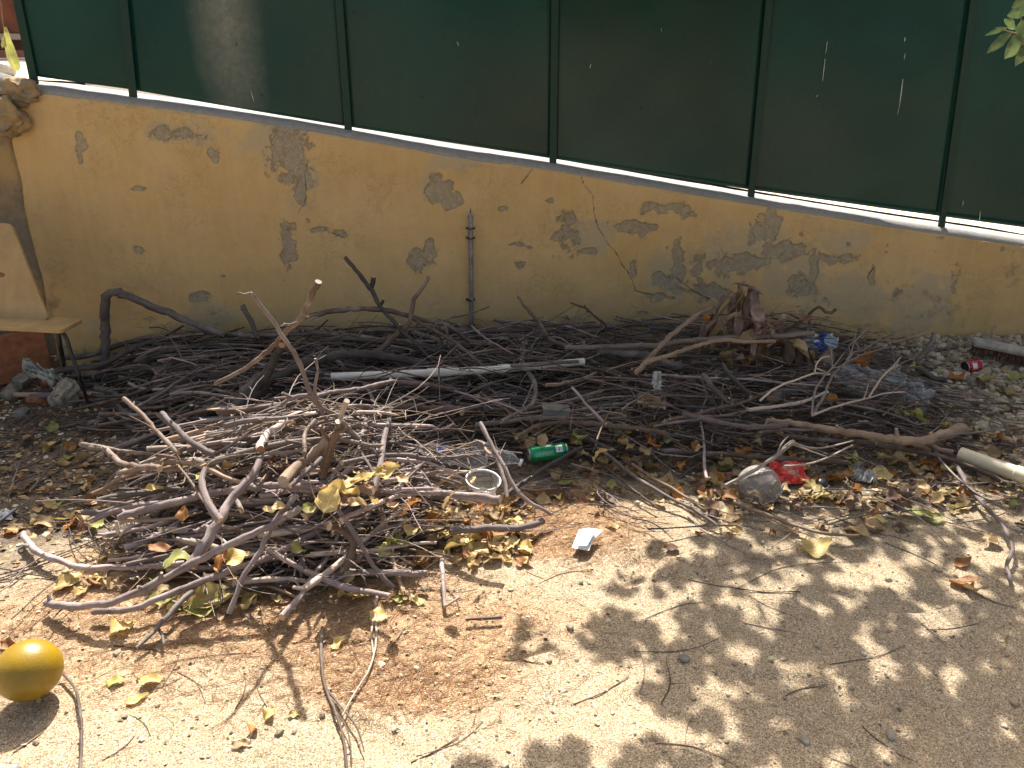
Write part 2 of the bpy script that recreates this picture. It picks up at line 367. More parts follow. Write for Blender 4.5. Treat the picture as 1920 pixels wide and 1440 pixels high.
m.col(m.mix(m.rng(d, 0.5, 0.75, 0, 0.6), (0.004, 0.030, 0.020), (0.02, 0.045, 0.032))).set(Roughness=0.45, Specular_IOR_Level=0.25).bump(d, 0.2, 0.002); M['greenpost'] = m.m
m = N('dry_bank'); o = m.coord('Object'); a = m.noise(o, 30, 6, 0.75); b_ = m.noise(o, 90, 3)
c = m.ramp(a, [(0.36, (0.16, 0.07, 0.03)), (0.43, (0.45, 0.30, 0.16)), (0.48, (0.70, 0.62, 0.48)), (0.7, (0.80, 0.75, 0.65))])
m.col(c).set(Roughness=0.95).bump(b_, 0.7, 0.01); M['bank'] = m.m
M['stone'] = simple('pale_stone', (0.40, 0.34, 0.25), 0.9, var=0.3, bump=0.5, scale=30)
M['stone_grey'] = simple('grey_stone', (0.27, 0.24, 0.19), 0.9, var=0.3, bump=0.6, scale=22)
m = N('rubble'); o = m.coord('Object'); a = m.noise(o, 60, 4); k = m.attr('rnd')
m.col(m.mix(m.rng(a, 0.35, 0.65, 0, 0.5), m.ramp(k, [(0, (0.16, 0.13, 0.09)), (0.4, (0.43, 0.36, 0.235)), (1, (0.66, 0.57, 0.42))]), (0.22, 0.17, 0.12))).set(Roughness=0.95).bump(a, 0.5, 0.004); M['rubble'] = m.m
m = N('pine_needles'); k = m.attr('rnd'); m.col(m.ramp(k, [(0, (0.12, 0.06, 0.03)), (0.5, (0.34, 0.16, 0.06)), (1, (0.52, 0.36, 0.19))])).set(Roughness=0.7); M['needle'] = m.m
m = N('litter_crumbs'); k = m.attr('rnd'); m.col(m.ramp(k, [(0, (0.07, 0.045, 0.03)), (0.35, (0.20, 0.12, 0.065)), (0.55, (0.38, 0.25, 0.12)), (0.75, (0.52, 0.41, 0.22)), (1, (0.66, 0.59, 0.45))])).set(Roughness=0.8); M['crumb'] = m.m

# ------------------------------------------------------------------ setting: ground
FP_C = G(520, 985, 0.0); FP_X, FP_Y, FP_H = 0.74, 0.46, 0.30            # front pile
def hfront(x, y):
    q = np.abs((x - (-0.78)) / 0.66) ** 2.4 + np.abs((y - 2.37) / 0.47) ** 2.4
    return np.clip(1 - q, 0, 1) ** 0.55 * (0.30 + 0.70 * smooth(1.98, 2.38, y)) * (0.30 + 0.15 * np.exp(-((x + 0.72) / 0.35) ** 2 - ((y - 2.55) / 0.25) ** 2))
def hback(x, y):
    d = wall_y(x) - y                                   # distance from wall
    edge = smooth(-2.35, -1.95, x - 0.75 * np.clip(d, 0, 2)) * (1 - smooth(1.55, 2.35, x))
    prof = np.interp(d, [0, 0.1, 0.5, 1.0, 1.3, 1.5], [0.17, 0.22, 0.27, 0.21, 0.10, 0.0]) * (0.85 + 0.3 * (fbm(np.asarray(x) * 2.3 + 60, np.asarray(y) * 2.3 + 60, 2) + 0.5))
    return edge * prof
def grid_obj(name, xs, ys, zf, mat, attrs=None):
    X, Yy = np.meshgrid(xs, ys); Z = zf(X, Yy); nx, ny = len(xs), len(ys)
    co = np.stack([X, Yy, Z], -1).reshape(-1, 3); me = bpy.data.meshes.new(name)
    idx = np.arange(nx * ny).reshape(ny, nx); q = np.stack([idx[:-1, :-1], idx[:-1, 1:], idx[1:, 1:], idx[1:, :-1]], -1).reshape(-1, 4)
    me.vertices.add(nx * ny); me.vertices.foreach_set('co', co.ravel()); me.loops.add(q.size); me.loops.foreach_set('vertex_index', q.ravel())
    me.polygons.add(len(q)); me.polygons.foreach_set('loop_start', np.arange(0, q.size, 4)); me.polygons.foreach_set('loop_total', np.full(len(q), 4))
    me.update(); me.polygons.foreach_set('use_smooth', np.ones(len(q), bool)); me.materials.append(mat)
    for k, v in (attrs(X, Yy, Z) if attrs else {}).items():
        a = me.attributes.new(k, 'FLOAT', 'POINT'); a.data.foreach_set('value', v.ravel().astype(np.float32))
    me.update(); o = bpy.data.objects.new(name, me); COL.objects.link(o); return o
def gz(x, y):
    x = np.asarray(x, float); y = np.asarray(y, float)
    near = 1 - smooth(5.5, 8, np.hypot(x, y - 2.5))
    z = fbm(x * 1.3 + 40, y * 1.3 + 40, 3) * 0.035 + fbm(x * 7 + 10, y * 7 + 90, 3) * 0.017 + fbm(x * 32 + 3, y * 32 + 5, 2) * 0.005
    for (fx, fy, fa, fd) in ((0.05, 1.75, .4, .010), (0.75, 1.60, -.3, .011), (0.42, 2.12, .9, .009), (-0.35, 1.42, -.6, .009), (1.25, 1.95, .2, .010), (1.0, 1.45, 1.1, .009)):
        c, s_ = math.cos(fa), math.sin(fa); u = (x - fx) * c + (y - fy) * s_; v = -(x - fx) * s_ + (y - fy) * c; q = np.sqrt((u / .14) ** 2 + (v / .05) ** 2)
        z = z - fd * (1 - smooth(.75, 1.05, q)) + fd * .45 * np.exp(-((q - 1.15) / .14) ** 2)
    z = z + smooth(1.7, 2.6, x) * smooth(3.2, 4.2, y) * 0.05
    return z * near - 0.01
def gz1(x, y): return float(gz(x, y))
far = [9, 13, 20, 35, 60, 120]
xs = np.array([-v for v in far[::-1]] + list(np.arange(-6, -2.7, 0.12)) + list(np.arange(-2.7, 3.1, 0.014)) + list(np.arange(3.1, 6, 0.12)) + far, float)
ys = np.array([-v for v in far[::-1]] + list(np.arange(-6, 1.0, 0.12)) + list(np.arange(1.0, 4.9, 0.014)) + list(np.arange(4.9, 6, 0.12)) + far, float)
def gattr(X, Yy, Z):
    nz = fbm(X * 2.2 + 5, Yy * 2.2 + 9, 4); nz2 = fbm(X * 6 + 5, Yy * 6 + 19, 3)
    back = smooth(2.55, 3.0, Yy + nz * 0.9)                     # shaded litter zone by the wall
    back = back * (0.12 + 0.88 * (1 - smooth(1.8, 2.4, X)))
    left = (1 - smooth(-1.35, -0.95, X + nz)) * smooth(2.05, 2.35, Yy + nz * 0.5)
    pile = smooth(0.02, 0.15, hfront(X, Yy) + hback(X, Yy))
    rightl = smooth(0.3, 1.0, X) * smooth(2.15, 2.65, Yy + nz2 * 0.9) * 0.8
    rightl = rightl * (1 - smooth(1.7, 2.2, X) * smooth(2.9, 3.3, Yy))
    litter = np.clip(np.maximum.reduce([back, left, pile, rightl]), 0, 1)
    d = np.sqrt(((X + 0.75) / 1.05) ** 2 + ((Yy - 1.85) / 0.42) ** 2)
    orange = (1 - smooth(0.45, 1.1, d + nz * 1.4)) * 0.78
    d2 = np.sqrt(((X - 0.12) / 0.45) ** 2 + ((Yy - 2.42) / 0.28) ** 2); d3 = np.sqrt(((X + 0.30) / 0.30) ** 2 + ((Yy - 1.62) / 0.16) ** 2)
    orange = np.maximum(orange, (1 - smooth(0.6, 1.1, d2 + nz * 0.8)) * 1.0)
    orange = np.maximum(orange, (1 - smooth(0.6, 1.1, d3 + nz * 0.8)) * 0.8)
    return {'litter': litter, 'orange': orange}
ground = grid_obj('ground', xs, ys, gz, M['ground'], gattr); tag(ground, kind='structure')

# ------------------------------------------------------------------ garden wall
top_px = [(-60, 168), (45, 172), (100, 176), (250, 197), (400, 217), (560, 242), (830, 290), (1050, 322), (1300, 365), (1500, 398), (1700, 430), (1920, 462), (2100, 492), (2620, 580)]
tops = [W(*p) for p in top_px]; top_s = np.array([wall_s(p) for p in tops]); top_z = np.array([p.z for p in tops])
S0 = wall_s(W(88, 600)); S1 = wall_s(W(2600, 640))
def wtop(s): return np.interp(s, top_s, top_z)
patches = [(540, 290, 42, 50, 1), (565, 350, 14, 50, .9), (540, 470, 14, 42, 1), (148, 262, 11, 28, .8), (335, 248, 60, 13, .7), (400, 290, 12, 20, .8), (272, 352, 16, 5, .8), (262, 472, 9, 9, .8),
    (370, 560, 15, 9, 1), (605, 430, 14, 5, 1), (640, 438, 12, 7, 1), (828, 355, 20, 26, 1), (850, 382, 16, 12, 1), (782, 492, 15, 18, .8), (808, 478, 12, 22, .8), (1058, 440, 27, 27, .85), (1098, 470, 22, 8, .8),
    (1185, 425, 36, 12, 1), (975, 497, 12, 8, .8), (968, 462, 18, 5, .7), (1252, 530, 34, 18, 1), (1276, 490, 15, 38, .95), (1250, 386, 55, 9, .8), (1292, 392, 12, 14, .9), (1335, 542, 32, 16, 1), (1390, 492, 50, 17, 1), (1425, 430, 26, 26, .9), (1440, 405, 20, 18, .8),
    (1500, 535, 22, 20, .9), (1528, 510, 9, 38, .9), (1570, 485, 34, 10, .8), (1465, 472, 48, 16, .9), (1638, 515, 7, 14, .8), (1240, 560, 25, 8, .8), (1210, 590, 14, 6, .7), (1026, 378, 12, 5, .7), (945, 388, 8, 5, .6), (1185, 510, 8, 20, .8), (1680, 560, 14, 20, .6), (1310, 500, 10, 22, .8), (120, 640, 10, 30, .6), (420, 520, 8, 5, .6), (930, 300, 20, 5, .6)]
pales = [(500, 275, 60, 48), (560, 330, 30, 70), (850, 300, 60, 24), (820, 340, 30, 30), (1400, 470, 110, 55), (1500, 520, 90, 50), (1600, 560, 80, 50), (1240, 510, 50, 50), (340, 245, 90, 24), (1720, 590, 80, 40), (1100, 440, 60, 30), (380, 590, 60, 20)]
dirts = [(1690, 560, 45, 45, .55), (1780, 575, 55, 30, .6), (1900, 515, 45, 50, .6), (1060, 440, 30, 30, .35), (385, 590, 30, 10, .5), (100, 560, 18, 110, .6), (1170, 600, 60, 25, .45), (1000, 590, 70, 25, .35), (700, 540, 60, 30, .3), (1540, 510, 40, 50, .4), (1290, 560, 50, 20, .4), (60, 250, 26, 80, .3), (150, 262, 14, 34, .5), (1060, 620, 200, 25, .5), (1650, 620, 200, 30, .5)]
cracks = [[(1088, 328), (1094, 346), (1110, 365), (1114, 400), (1124, 435), (1140, 458), (1158, 480), (1166, 500), (1178, 513), (1192, 542)], [(1190, 545), (1208, 552), (1222, 553)], [(610, 432), (630, 440), (648, 446)], [(578, 300), (570, 330), (575, 370), (560, 400)], [(1270, 520), (1300, 545), (1330, 560)], [(1000, 318), (985, 335), (978, 345)], [(1640, 500), (1628, 520), (1634, 535)]]
def seg_dist(PX, PY, line):
    d = np.full(PX.shape, 1e9)
    for (ax, ay), (bx, by) in zip(line[:-1], line[1:]):
        vx, vy = bx - ax, by - ay; t = np.clip(((PX - ax) * vx + (PY - ay) * vy) / (vx * vx + vy * vy), 0, 1)
        d = np.minimum(d, np.hypot(PX - ax - t * vx, PY - ay - t * vy))
    return d
def build_wall():
    ns, nz = 1000, 200; s = np.linspace(S0, S1, ns); t = np.linspace(0, 1, nz)
    Sg, Tg = np.meshgrid(s, t); zt = wtop(Sg); Z = -0.08 + (zt + 0.08) * Tg
    X = WA.x + WD.x * Sg; Yv = WA.y + WD.y * Sg
    D = Yv * CP - (Z - CAMH) * SP; U = Yv * SP + (Z - CAMH) * CP; PX = 960 + F * X / D; PY = 720 - F * U / D
    wx = fbm(Sg * 5, Z * 5, 4) * 60 + fbm(Sg * 18 + 7, Z * 18, 4) * 46; wy = fbm(Sg * 5 + 50, Z * 5 + 9, 4) * 60 + fbm(Sg * 18 + 77, Z * 18, 4) * 46
    def ell(L, soft=1.0):
        v = np.zeros(PX.shape)
        for e in L:
            cx, cy, rx, ry = e[:4]; k = e[4] if len(e) > 4 else 1
            r = np.sqrt(((PX + wx * min(1, rx / 30) - cx) / rx) ** 2 + ((PY + wy * min(1, ry / 30) - cy) / ry) ** 2)
            v = np.maximum(v, k * np.clip(1.15 - r * 0.62 * soft, 0, 1))
        return v
    patch = ell(patches); pale = ell(pales) * 0.8; dirt = ell(dirts)
    reg = 0.08 + 0.92 * smooth(1000, 1350, PX) * smooth(330, 460, PY); reg = np.maximum(reg, smooth(520, 620, PY) * 0.9)
    spk = smooth(0.17, 0.30, fbm(Sg * 13 + 3, Z * 13 + 71, 4)) * reg; patch = np.maximum(patch, spk * 0.48)
    pale = np.maximum(pale, smooth(0.10, 0.26, fbm(Sg * 3.1 + 31, Z * 3.1 + 7, 4)) * 0.6 * reg)
    dirt = np.maximum(dirt, smooth(0.16, 0.34, fbm(Sg * 6 + 131, Z * 2.5 + 77, 4)) * 0.22)
    low = smooth(690, 560, PY * 1.0) if False else np.clip((0.16 - Z) / 0.3, 0, 1) * 0.45
    dirt = np.maximum(dirt, low); crk = np.full(PX.shape, 1e9)
    for c in cracks: crk = np.minimum(crk, seg_dist(PX + wx * 0.12, PY + wy * 0.12, c))
    crk = crk * 0.0030
    off = fbm(Sg * 1.4, Z * 1.4 + 30, 3) * 0.03 + fbm(Sg * 9, Z * 9, 3) * 0.006 + smooth(0.48, 0.62, patch + fbm(Sg * 40, Z * 40, 2) * 0.3) * 0.0035
    off = off + np.clip((Tg - 0.985) / 0.015, 0, 1) ** 2 * 0.012
    corner = np.clip(1 - (Sg - S0) / 0.05, 0, 1) ** 2 * 0.03
    off = off + corner
    X = X - WN.x * off; Yv = Yv - WN.y * off
    me = bpy.data.meshes.new('plaster_face'); co = np.stack([X, Yv, Z], -1).reshape(-1, 3)
    idx = np.arange(ns * nz).reshape(nz, ns); q = np.stack([idx[:-1, :-1], idx[:-1, 1:], idx[1:, 1:], idx[1:, :-1]], -1).reshape(-1, 4)
    me.vertices.add(len(co)); me.vertices.foreach_set('co', co.ravel()); me.loops.add(q.size); me.loops.foreach_set('vertex_index', q.ravel())
    me.polygons.add(len(q)); me.polygons.foreach_set('loop_start', np.arange(0, q.size, 4)); me.polygons.foreach_set('loop_total', np.full(len(q), 4)); me.update()
    me.polygons.foreach_set('use_smooth', np.ones(len(q), bool)); me.materials.append(M['plaster'])
    for k, v in dict(patch=patch, pale=pale, dirt=dirt, crack=crk).items():
        a = me.attributes.new(k, 'FLOAT', 'POINT'); a.data.foreach_set('value', v.ravel().astype(np.float32))
    root = empty('garden_wall', (0, 0, 0), 'low ochre plaster wall with peeling grey patches under the green fence', 'wall')
    o = bpy.data.objects.new('plaster_face', me); COL.objects.link(o); o.parent = root
    # body and cement coping
    mb = MB(); n = 260; vs = []; fs = []
    ss = np.linspace(S0 + 0.002, S1, n); rr = random.Random(4)
    for i, sv in enumerate(ss):
        zt = float(wtop(sv)); j = float(fbm(np.array(sv * 7), np.array(1.5), 3)) * 0.018; j2 = float(fbm(np.array(sv * 11), np.array(9.5), 3)) * 0.018
        left = max(0, 1 - (sv - S0) / 0.25) ** 2 * 0.05
        prof = [(0.03, zt - 0.02), (0.010, zt - 0.006 + j * 0.5), (0.018, zt + 0.010 + j * 0.4), (0.042, zt + 0.030 + j * 0.5), (0.075, zt + 0.036 + left + j * 0.4), (0.30, zt + 0.040 + j * 0.3), (0.30, -0.1)]
        for (of, z) in prof: vs.append(wall_pt(sv, z, of))
    k = 7
    for i in range(n - 1):
        for a in range(k - 1): fs.append((i * k + a, (i + 1) * k + a, (i + 1) * k + a + 1, i * k + a + 1))
    mb.add(vs, fs); mb.build('coping', M['cement'], root)
    return root
garden_wall = build_wall()

# older side wall at the left, coming a little towards the camera
def build_side_wall():
    root = empty('side_wall', (0, 0, 0), 'stained old wall end left of the ochre wall behind the chair', 'wall')
    c0 = wall_pt(S0 + 0.03, 0, 0.012); dirv = Vector((-0.86, -0.5, 0)).normalized()
    nx, nz = 60, 90; vs = []; fs = []
    for j in range(nz):
        for i in range(nx):
            s = i / (nx - 1) * 1.6; ztop = 1.36 - 0.30 * min(1, max(0, (s - 0.10) / 0.06)) * 0 + 0.05 * math.sin(s * 30) - 0.10 * min(1, s / 0.12)
            z = -0.06 + (ztop + 0.06) * j / (nz - 1); nn = float(fbm(np.array(s * 6 + 3), np.array(z * 6), 4)) * 0.05
            n2 = Vector((dirv.y, -dirv.x, 0)) * -1
            p = c0 + dirv * s + n2 * nn; vs.append((p.x, p.y, z))
    for j in range(nz - 1):
        for i in range(nx - 1): fs.append((j * nx + i, (j + 1) * nx + i, (j + 1) * nx + i + 1, j * nx + i + 1))
    mb = MB(); mb.add(vs, fs); o = mb.build('face', M['oldcement'], root)
    sol = o.modifiers.new('thick', 'SOLIDIFY'); sol.thickness = 0.18; sol.offset = -1
    # lump of cement on the shoulder
    mb = MB(); rr = random.Random(3); lump(mb, Y(30, 172, 3.93), (0.115, 0.06, 0.062), 3); mb.build('cement_lump', M['oldcement'], root)
    mb = MB(); lump(mb, Y(5, 215, 3.87), (0.10, 0.06, 0.09), 8); mb.build('cement_lump', M['oldcement'], root)
    # terracotta board at its foot
    mb = MB(); a = G(-60, 735); b = G(100, 700); c = (a + b) / 2
    d = (b - a); ang = math.atan2(d.y, d.x)
    box(mb, Vector((c.x, c.y, 0.13)), d.length, 0.03, 0.26, Euler((0, 0, ang)), bev=0.004); mb.build('brick_foot', M['terracotta'], root)

_ico = {}
def lump(mb, c, size, seed):
    vs, fs = icos(4); o = []
    for v in vs:
        k = 1 + float(fbm(np.array(v.x * 3.1 + v.z * 2.3 + seed), np.array(v.y * 3.1 - v.z * 2.6 + seed), 5)) * 1.1
        o.append(Vector(c) + Vector((v.x * size[0], v.y * size[1], v.z * size[2])) * k)
    mb.add(o, fs, 0, .5)
def icos(sub):
    if sub not in _ico:
        import bmesh
        bm = bmesh.new(); bmesh.ops.create_icosphere(bm, subdivisions=sub, radius=1); bm.verts.ensure_lookup_table()
        _ico[sub] = ([v.co.copy() for v in bm.verts], [tuple(v.index for v in f.verts) for f in bm.faces]); bm.free()
    return _ico[sub]
def rockmesh(mb, c, size, rr, sub=2, mat=0, rnd=0.5, cuts=5, flat=True):
    vs, fs = icos(sub); pl = []
    for _ in range(cuts):
        n = Vector((rr.gauss(0, 1), rr.gauss(0, 1), rr.gauss(0, 1))).normalized(); pl.append((n, rr.uniform(0.55, 0.85)))
    rot = Euler((rr.uniform(-.4, .4), rr.uniform(-.4, .4), rr.uniform(0, 6.3))).to_matrix(); o = []
    for v in vs:
        q = v.copy()
        for n, d in pl:
            e = q.dot(n) - d
            if e > 0: q -= n * e
        q *= 1 + 0.06 * math.sin(q.x * 9 + pl[0][1] * 40) * math.cos(q.y * 8 + q.z * 7)
        q = Vector((q.x * size[0], q.y * size[1], q.z * size[2])); o.append(Vector(c) + rot @ q)
    mb.add(o, fs, mat, rnd, smooth=not flat)
M['terracotta'] = simple('terracotta', (0.34, 0.13, 0.055), 0.85, var=0.2, bump=0.4, scale=25)
build_side_wall()

# ------------------------------------------------------------------ green metal fence
FOFF = 0.085; FTOP = 2.10
fence = empty('metal_fence', tuple(wall_pt(0, 1.3, FOFF)), 'dark green sheet metal fence panels on posts along the wall top', 'fence')
bot_px = [(30, 141), (80, 150), (240, 172), (640, 240), (1025, 300), (1395, 358), (1755, 408), (1920, 430), (2150, 462), (2600, 532)]
bots = [W(p[0], p[1], FOFF) for p in bot_px]; bs = [wall_s(p) for p in bots]; bz = [p.z for p in bots]
post_px = [((35, 0), (66, 150)), ((234, 0), (252, 185)), ((636, 0), (654, 248)), ((1040, 0), (1036, 307)), ((1440, 0), (1406, 370)), ((1822, 0), (1763, 420)), ((2230, 0), (2130, 470)), ((2640, 0), (2500, 520))]
posts = []
for (a, b) in post_px:
    pa = W(*a, FOFF); pb = W(*b, FOFF); sa, sb = wall_s(pa), wall_s(pb); k = (sa - sb) / (pa.z - pb.z)
    posts.append((sb, pb.z, k))
for i in range(len(posts) - 1):
    mb = MB(); s0, z0, k0 = posts[i]; s1, z1, k1 = posts[i + 1]; nu, nv = 24, 40; vs = []; fs = []
    for j in range(nv + 1):
        for u in range(nu + 1):
            tt = u / nu; sb_ = s0 + (s1 - s0) * tt; zb = float(np.interp(sb_, bs, bz)) + 0.012; z = zb + (FTOP - zb) * j / nv
            s = (s0 + k0 * (z - z0)) * (1 - tt) + (s1 + k1 * (z - z1)) * tt
            bow = 0.006 * math.sin(math.pi * tt) * math.sin(z * 2.2 + i * 1.9) + 0.003 * math.sin(tt * 9 + i)
            vs.append(wall_pt(s, z, FOFF + bow))
    for j in range(nv):
        for u in range(nu):
            q = j * (nu + 1) + u; fs.append((q, q + 1, q + nu + 2, q + nu + 1))
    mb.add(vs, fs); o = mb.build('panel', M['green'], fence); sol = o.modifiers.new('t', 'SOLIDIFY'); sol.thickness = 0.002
for i, (s0, z0, k0) in enumerate(posts):
    mb = MB(); pz = float(wtop(s0)) + 0.02; path = []
    w2 = 0.019
    for z in (pz, FTOP):
        c = s0 + k0 * (z - z0)
        path.append([wall_pt(c - w2, z, FOFF - 0.004), wall_pt(c - w2, z, FOFF - 0.020), wall_pt(c + w2, z, FOFF - 0.020), wall_pt(c + w2, z, FOFF - 0.004)])
    vs = path[0] + path[1]; mb.add(vs, [(0, 1, 5, 4), (1, 2, 6, 5), (2, 3, 7, 6), (3, 0, 4, 7), (4, 5, 6, 7), (3, 2, 1, 0)], smooth=False)
    o = mb.build('post', M['greenpost'], fence); bv = o.modifiers.new('b', 'BEVEL'); bv.width = 0.003; bv.segments = 2
# dried paint drips on the right panels
M['drip'] = simple('pale_drip', (0.55, 0.60, 0.55), 0.5)
for (a, b, r) in [((1697, 70), (1696, 78), 2), ((1697, 100), (1695, 112), 1.5), ((1693, 148), (1686, 200), 2), ((1686, 200), (1682, 216), 1.2), ((1551, 78), (1548, 100), 1.6), ((1547, 110), (1542, 152), 1.6), ((1533, 178), (1531, 182), 2.2), ((1838, 396), (1836, 418), 1.6), ((1806, 376), (1805, 386), 1.2), ((857, 78), (860, 86), 1.8), ((1108, 120), (1106, 128), 2), ((470, 170), (476, 190), 1.5), ((1240, 52), (1240, 60), 1)]:
    pa = W(*a, FOFF - 0.008); pb = W(*b, FOFF - 0.008); q = r / F * 4.3 * 0.7
    mb = MB(); tube(mb, [(pa, q * 0.5), ((pa + pb) / 2, q), (pb, q * 0.5)], 6, squash=0.5); mb.build('paint_drip', M['drip'], fence)

# ground beyond the fence
def bank():
    nu, nv = 120, 70; vs = []; fs = []
    for j in range(nv):
        d = 0.302 + 14 * (j / (nv - 1)) ** 2.2
        for i in range(nu):
            s = -3.0 + 14.0 * i / (nu - 1)
            z = float(wtop(max(s, top_s[1]))) + 0.05 + (d - 0.30) * 0.035 + float(fbm(np.array(s * 2.0), np.array(d * 2.0), 3)) * 0.03 * min(1, d)
            vs.append(wall_pt(s - 0.0, z, d))
    for j in range(nv - 1):
        for i in range(nu - 1): q = j * nu + i; fs.append((q, q + 1, q + nu + 1, q + nu))
    mb = MB(); mb.add(vs, fs); o = mb.build('bank', M['bank']); tag(o, kind='structure')
bank()

# house far beyond, in the gap left of the fence
def house():
    root = empty('house', tuple(Y(-80, 140, 9.0)), 'red-brown roofed pink house glimpsed beyond the fence at top left', 'house')
    def slab(name, px0, py0, px1, py1, y, mat, th=0.2):
        a = Y(px0, py1, y); b = Y(px1, py0, y); mb = MB()
        box(mb, ((a.x + b.x) / 2, y + th / 2, (a.z + b.z) / 2), b.x - a.x, th, b.z - a.z); mb.build(name, mat, root)
    slab('wall', -500, 40, 120, 190, 9.6, simple('pink_render', (0.26, 0.19, 0.20), 0.9, scale=6, var=0.2))
    slab('eave', -500, -160, 110, 62, 9.0, simple('rust_boards', (0.20, 0.055, 0.02), 0.7, scale=5, var=0.3))
    slab('gutter', -500, 63, 110, 74, 8.9, simple('beige_gutter', (0.42, 0.33, 0.25), 0.6))
    slab('fascia', -500, 75, 110, 94, 9.1, simple('dark_fascia', (0.10, 0.03, 0.02), 0.7))
house()
mb = MB(); rr = random.Random(8); rockmesh(mb, Y(-4, 138, 4.6), (0.10, 0.10, 0.065), rr, 3)
o = mb.build('white_stone', simple('white_rubble', (0.42, 0.39, 0.34), 0.9, bump=0.6, scale=20)); tag(o, 'sunlit white stone on the wall end at the top left', 'stone')

# conduit on the wall
def conduit():
    a = W(882, 412, -0.022); b = W(884, 640, -0.022); root = empty('conduit_pipe', tuple(b), 'thin grey metal conduit standing upright against the ochre wall', 'pipe')
    mb = MB(); tube(mb, spline([(b, .0125), ((a + b) / 2 + Vector((0.002, 0, 0)), .0125), (a, .0125)], 0.03), 12); mb.build('tube', M['zinc'], root)
    mb = MB(); t = W(882, 399, -0.022); tube(mb, [(a, .015), (a + (t - a) * .4, .015), (a + (t - a) * .7, .010), (t, .004)], 12); mb.build('cap', M['zinc'], root)
    mb = MB(); q = W(882, 399, -0.022); tube(mb, [(q, .004), (q + Vector((0.002, 0, 0.022)), .002)], 6); mb.build('wire', M['blackmetal'], root)
    for py in (429, 447, 563, 612):
        c = W(882.5, py, -0.022); mb = MB(); tube(mb, [(c - Vector((0, 0, .004)), .0145), (c + Vector((0, 0, .004)), .0145)], 12); box(mb, c + WN * -0.018, 0.05, 0.008, 0.010); mb.build('clamp', M['blackmetal'], root)
M['zinc'] = simple('weathered_zinc', (0.24, 0.235, 0.225), 0.55, metallic=0.35, var=0.25)
M['blackmetal'] = simple('black_metal', (0.02, 0.02, 0.022), 0.35, metallic=0.2)
conduit()
# ------------------------------------------------------------------ label helpers
LAND = [('green can', 1022, 848), ('clear plastic bowl', 902, 903), ('ribbed lamp cover', 1405, 895), ('red wrapper', 1480, 875), ('yellow ball', 55, 1255), ('red can', 1828, 686),
    ('white paper scrap', 1100, 1012), ('plywood chair', 60, 600), ('metal conduit', 882, 560), ('withered leaf bunch', 1400, 620), ('cream pipe', 1860, 870), ('white pipe', 700, 703),
    ('heavy cut log', 425, 790), ('bent grey pole', 200, 650), ('crumpled clear bag', 1660, 715), ('clear bottle', 830, 840), ('broom head', 1875, 650), ('grey plastic tray', 1042, 775),
    ('dirty cloth scrap', 1225, 730), ('pale forked twig', 1560, 700), ('large yellow leaves', 400, 1115), ('tan log chunk', 570, 860), ('hooked branch', 655, 1020), ('white crumpled tissue', 1622, 893),
    ('snaking right twig', 1880, 1010), ('forked mauve branch', 440, 940), ('arched red branch', 760, 595), ('rubble stones', 120, 725), ('tall white-tipped branch', 560, 620), ('long bark-less log', 1600, 810), ('black bottle cap', 1543, 908),
    ('short lone stick', 905, 1159), ('long ground twig', 150, 1340), ('sprawling thin twig', 625, 1310)]
USED = set()
def where(px, py):
    n, lx, ly = min(LAND, key=lambda t: (t[1] - px) ** 2 + (t[2] - py) ** 2)
    dx, dy = px - lx, py - ly; d = math.hypot(dx, dy)
    v = 'above' if dy < 0 else 'below'; h = 'right of' if dx > 0 else 'left of'
    if abs(dy) > 2.2 * abs(dx): r = v
    elif abs(dx) > 2.2 * abs(dy): r = h
    else: r = v + ' and ' + h
    pre = 'close ' if d < 55 else ('' if d < 120 else ('well ' if d < 230 else 'far '))
    return pre + r + ' the ' + n
def uniq(l):
    if l in USED: return False
    USED.add(l); return True

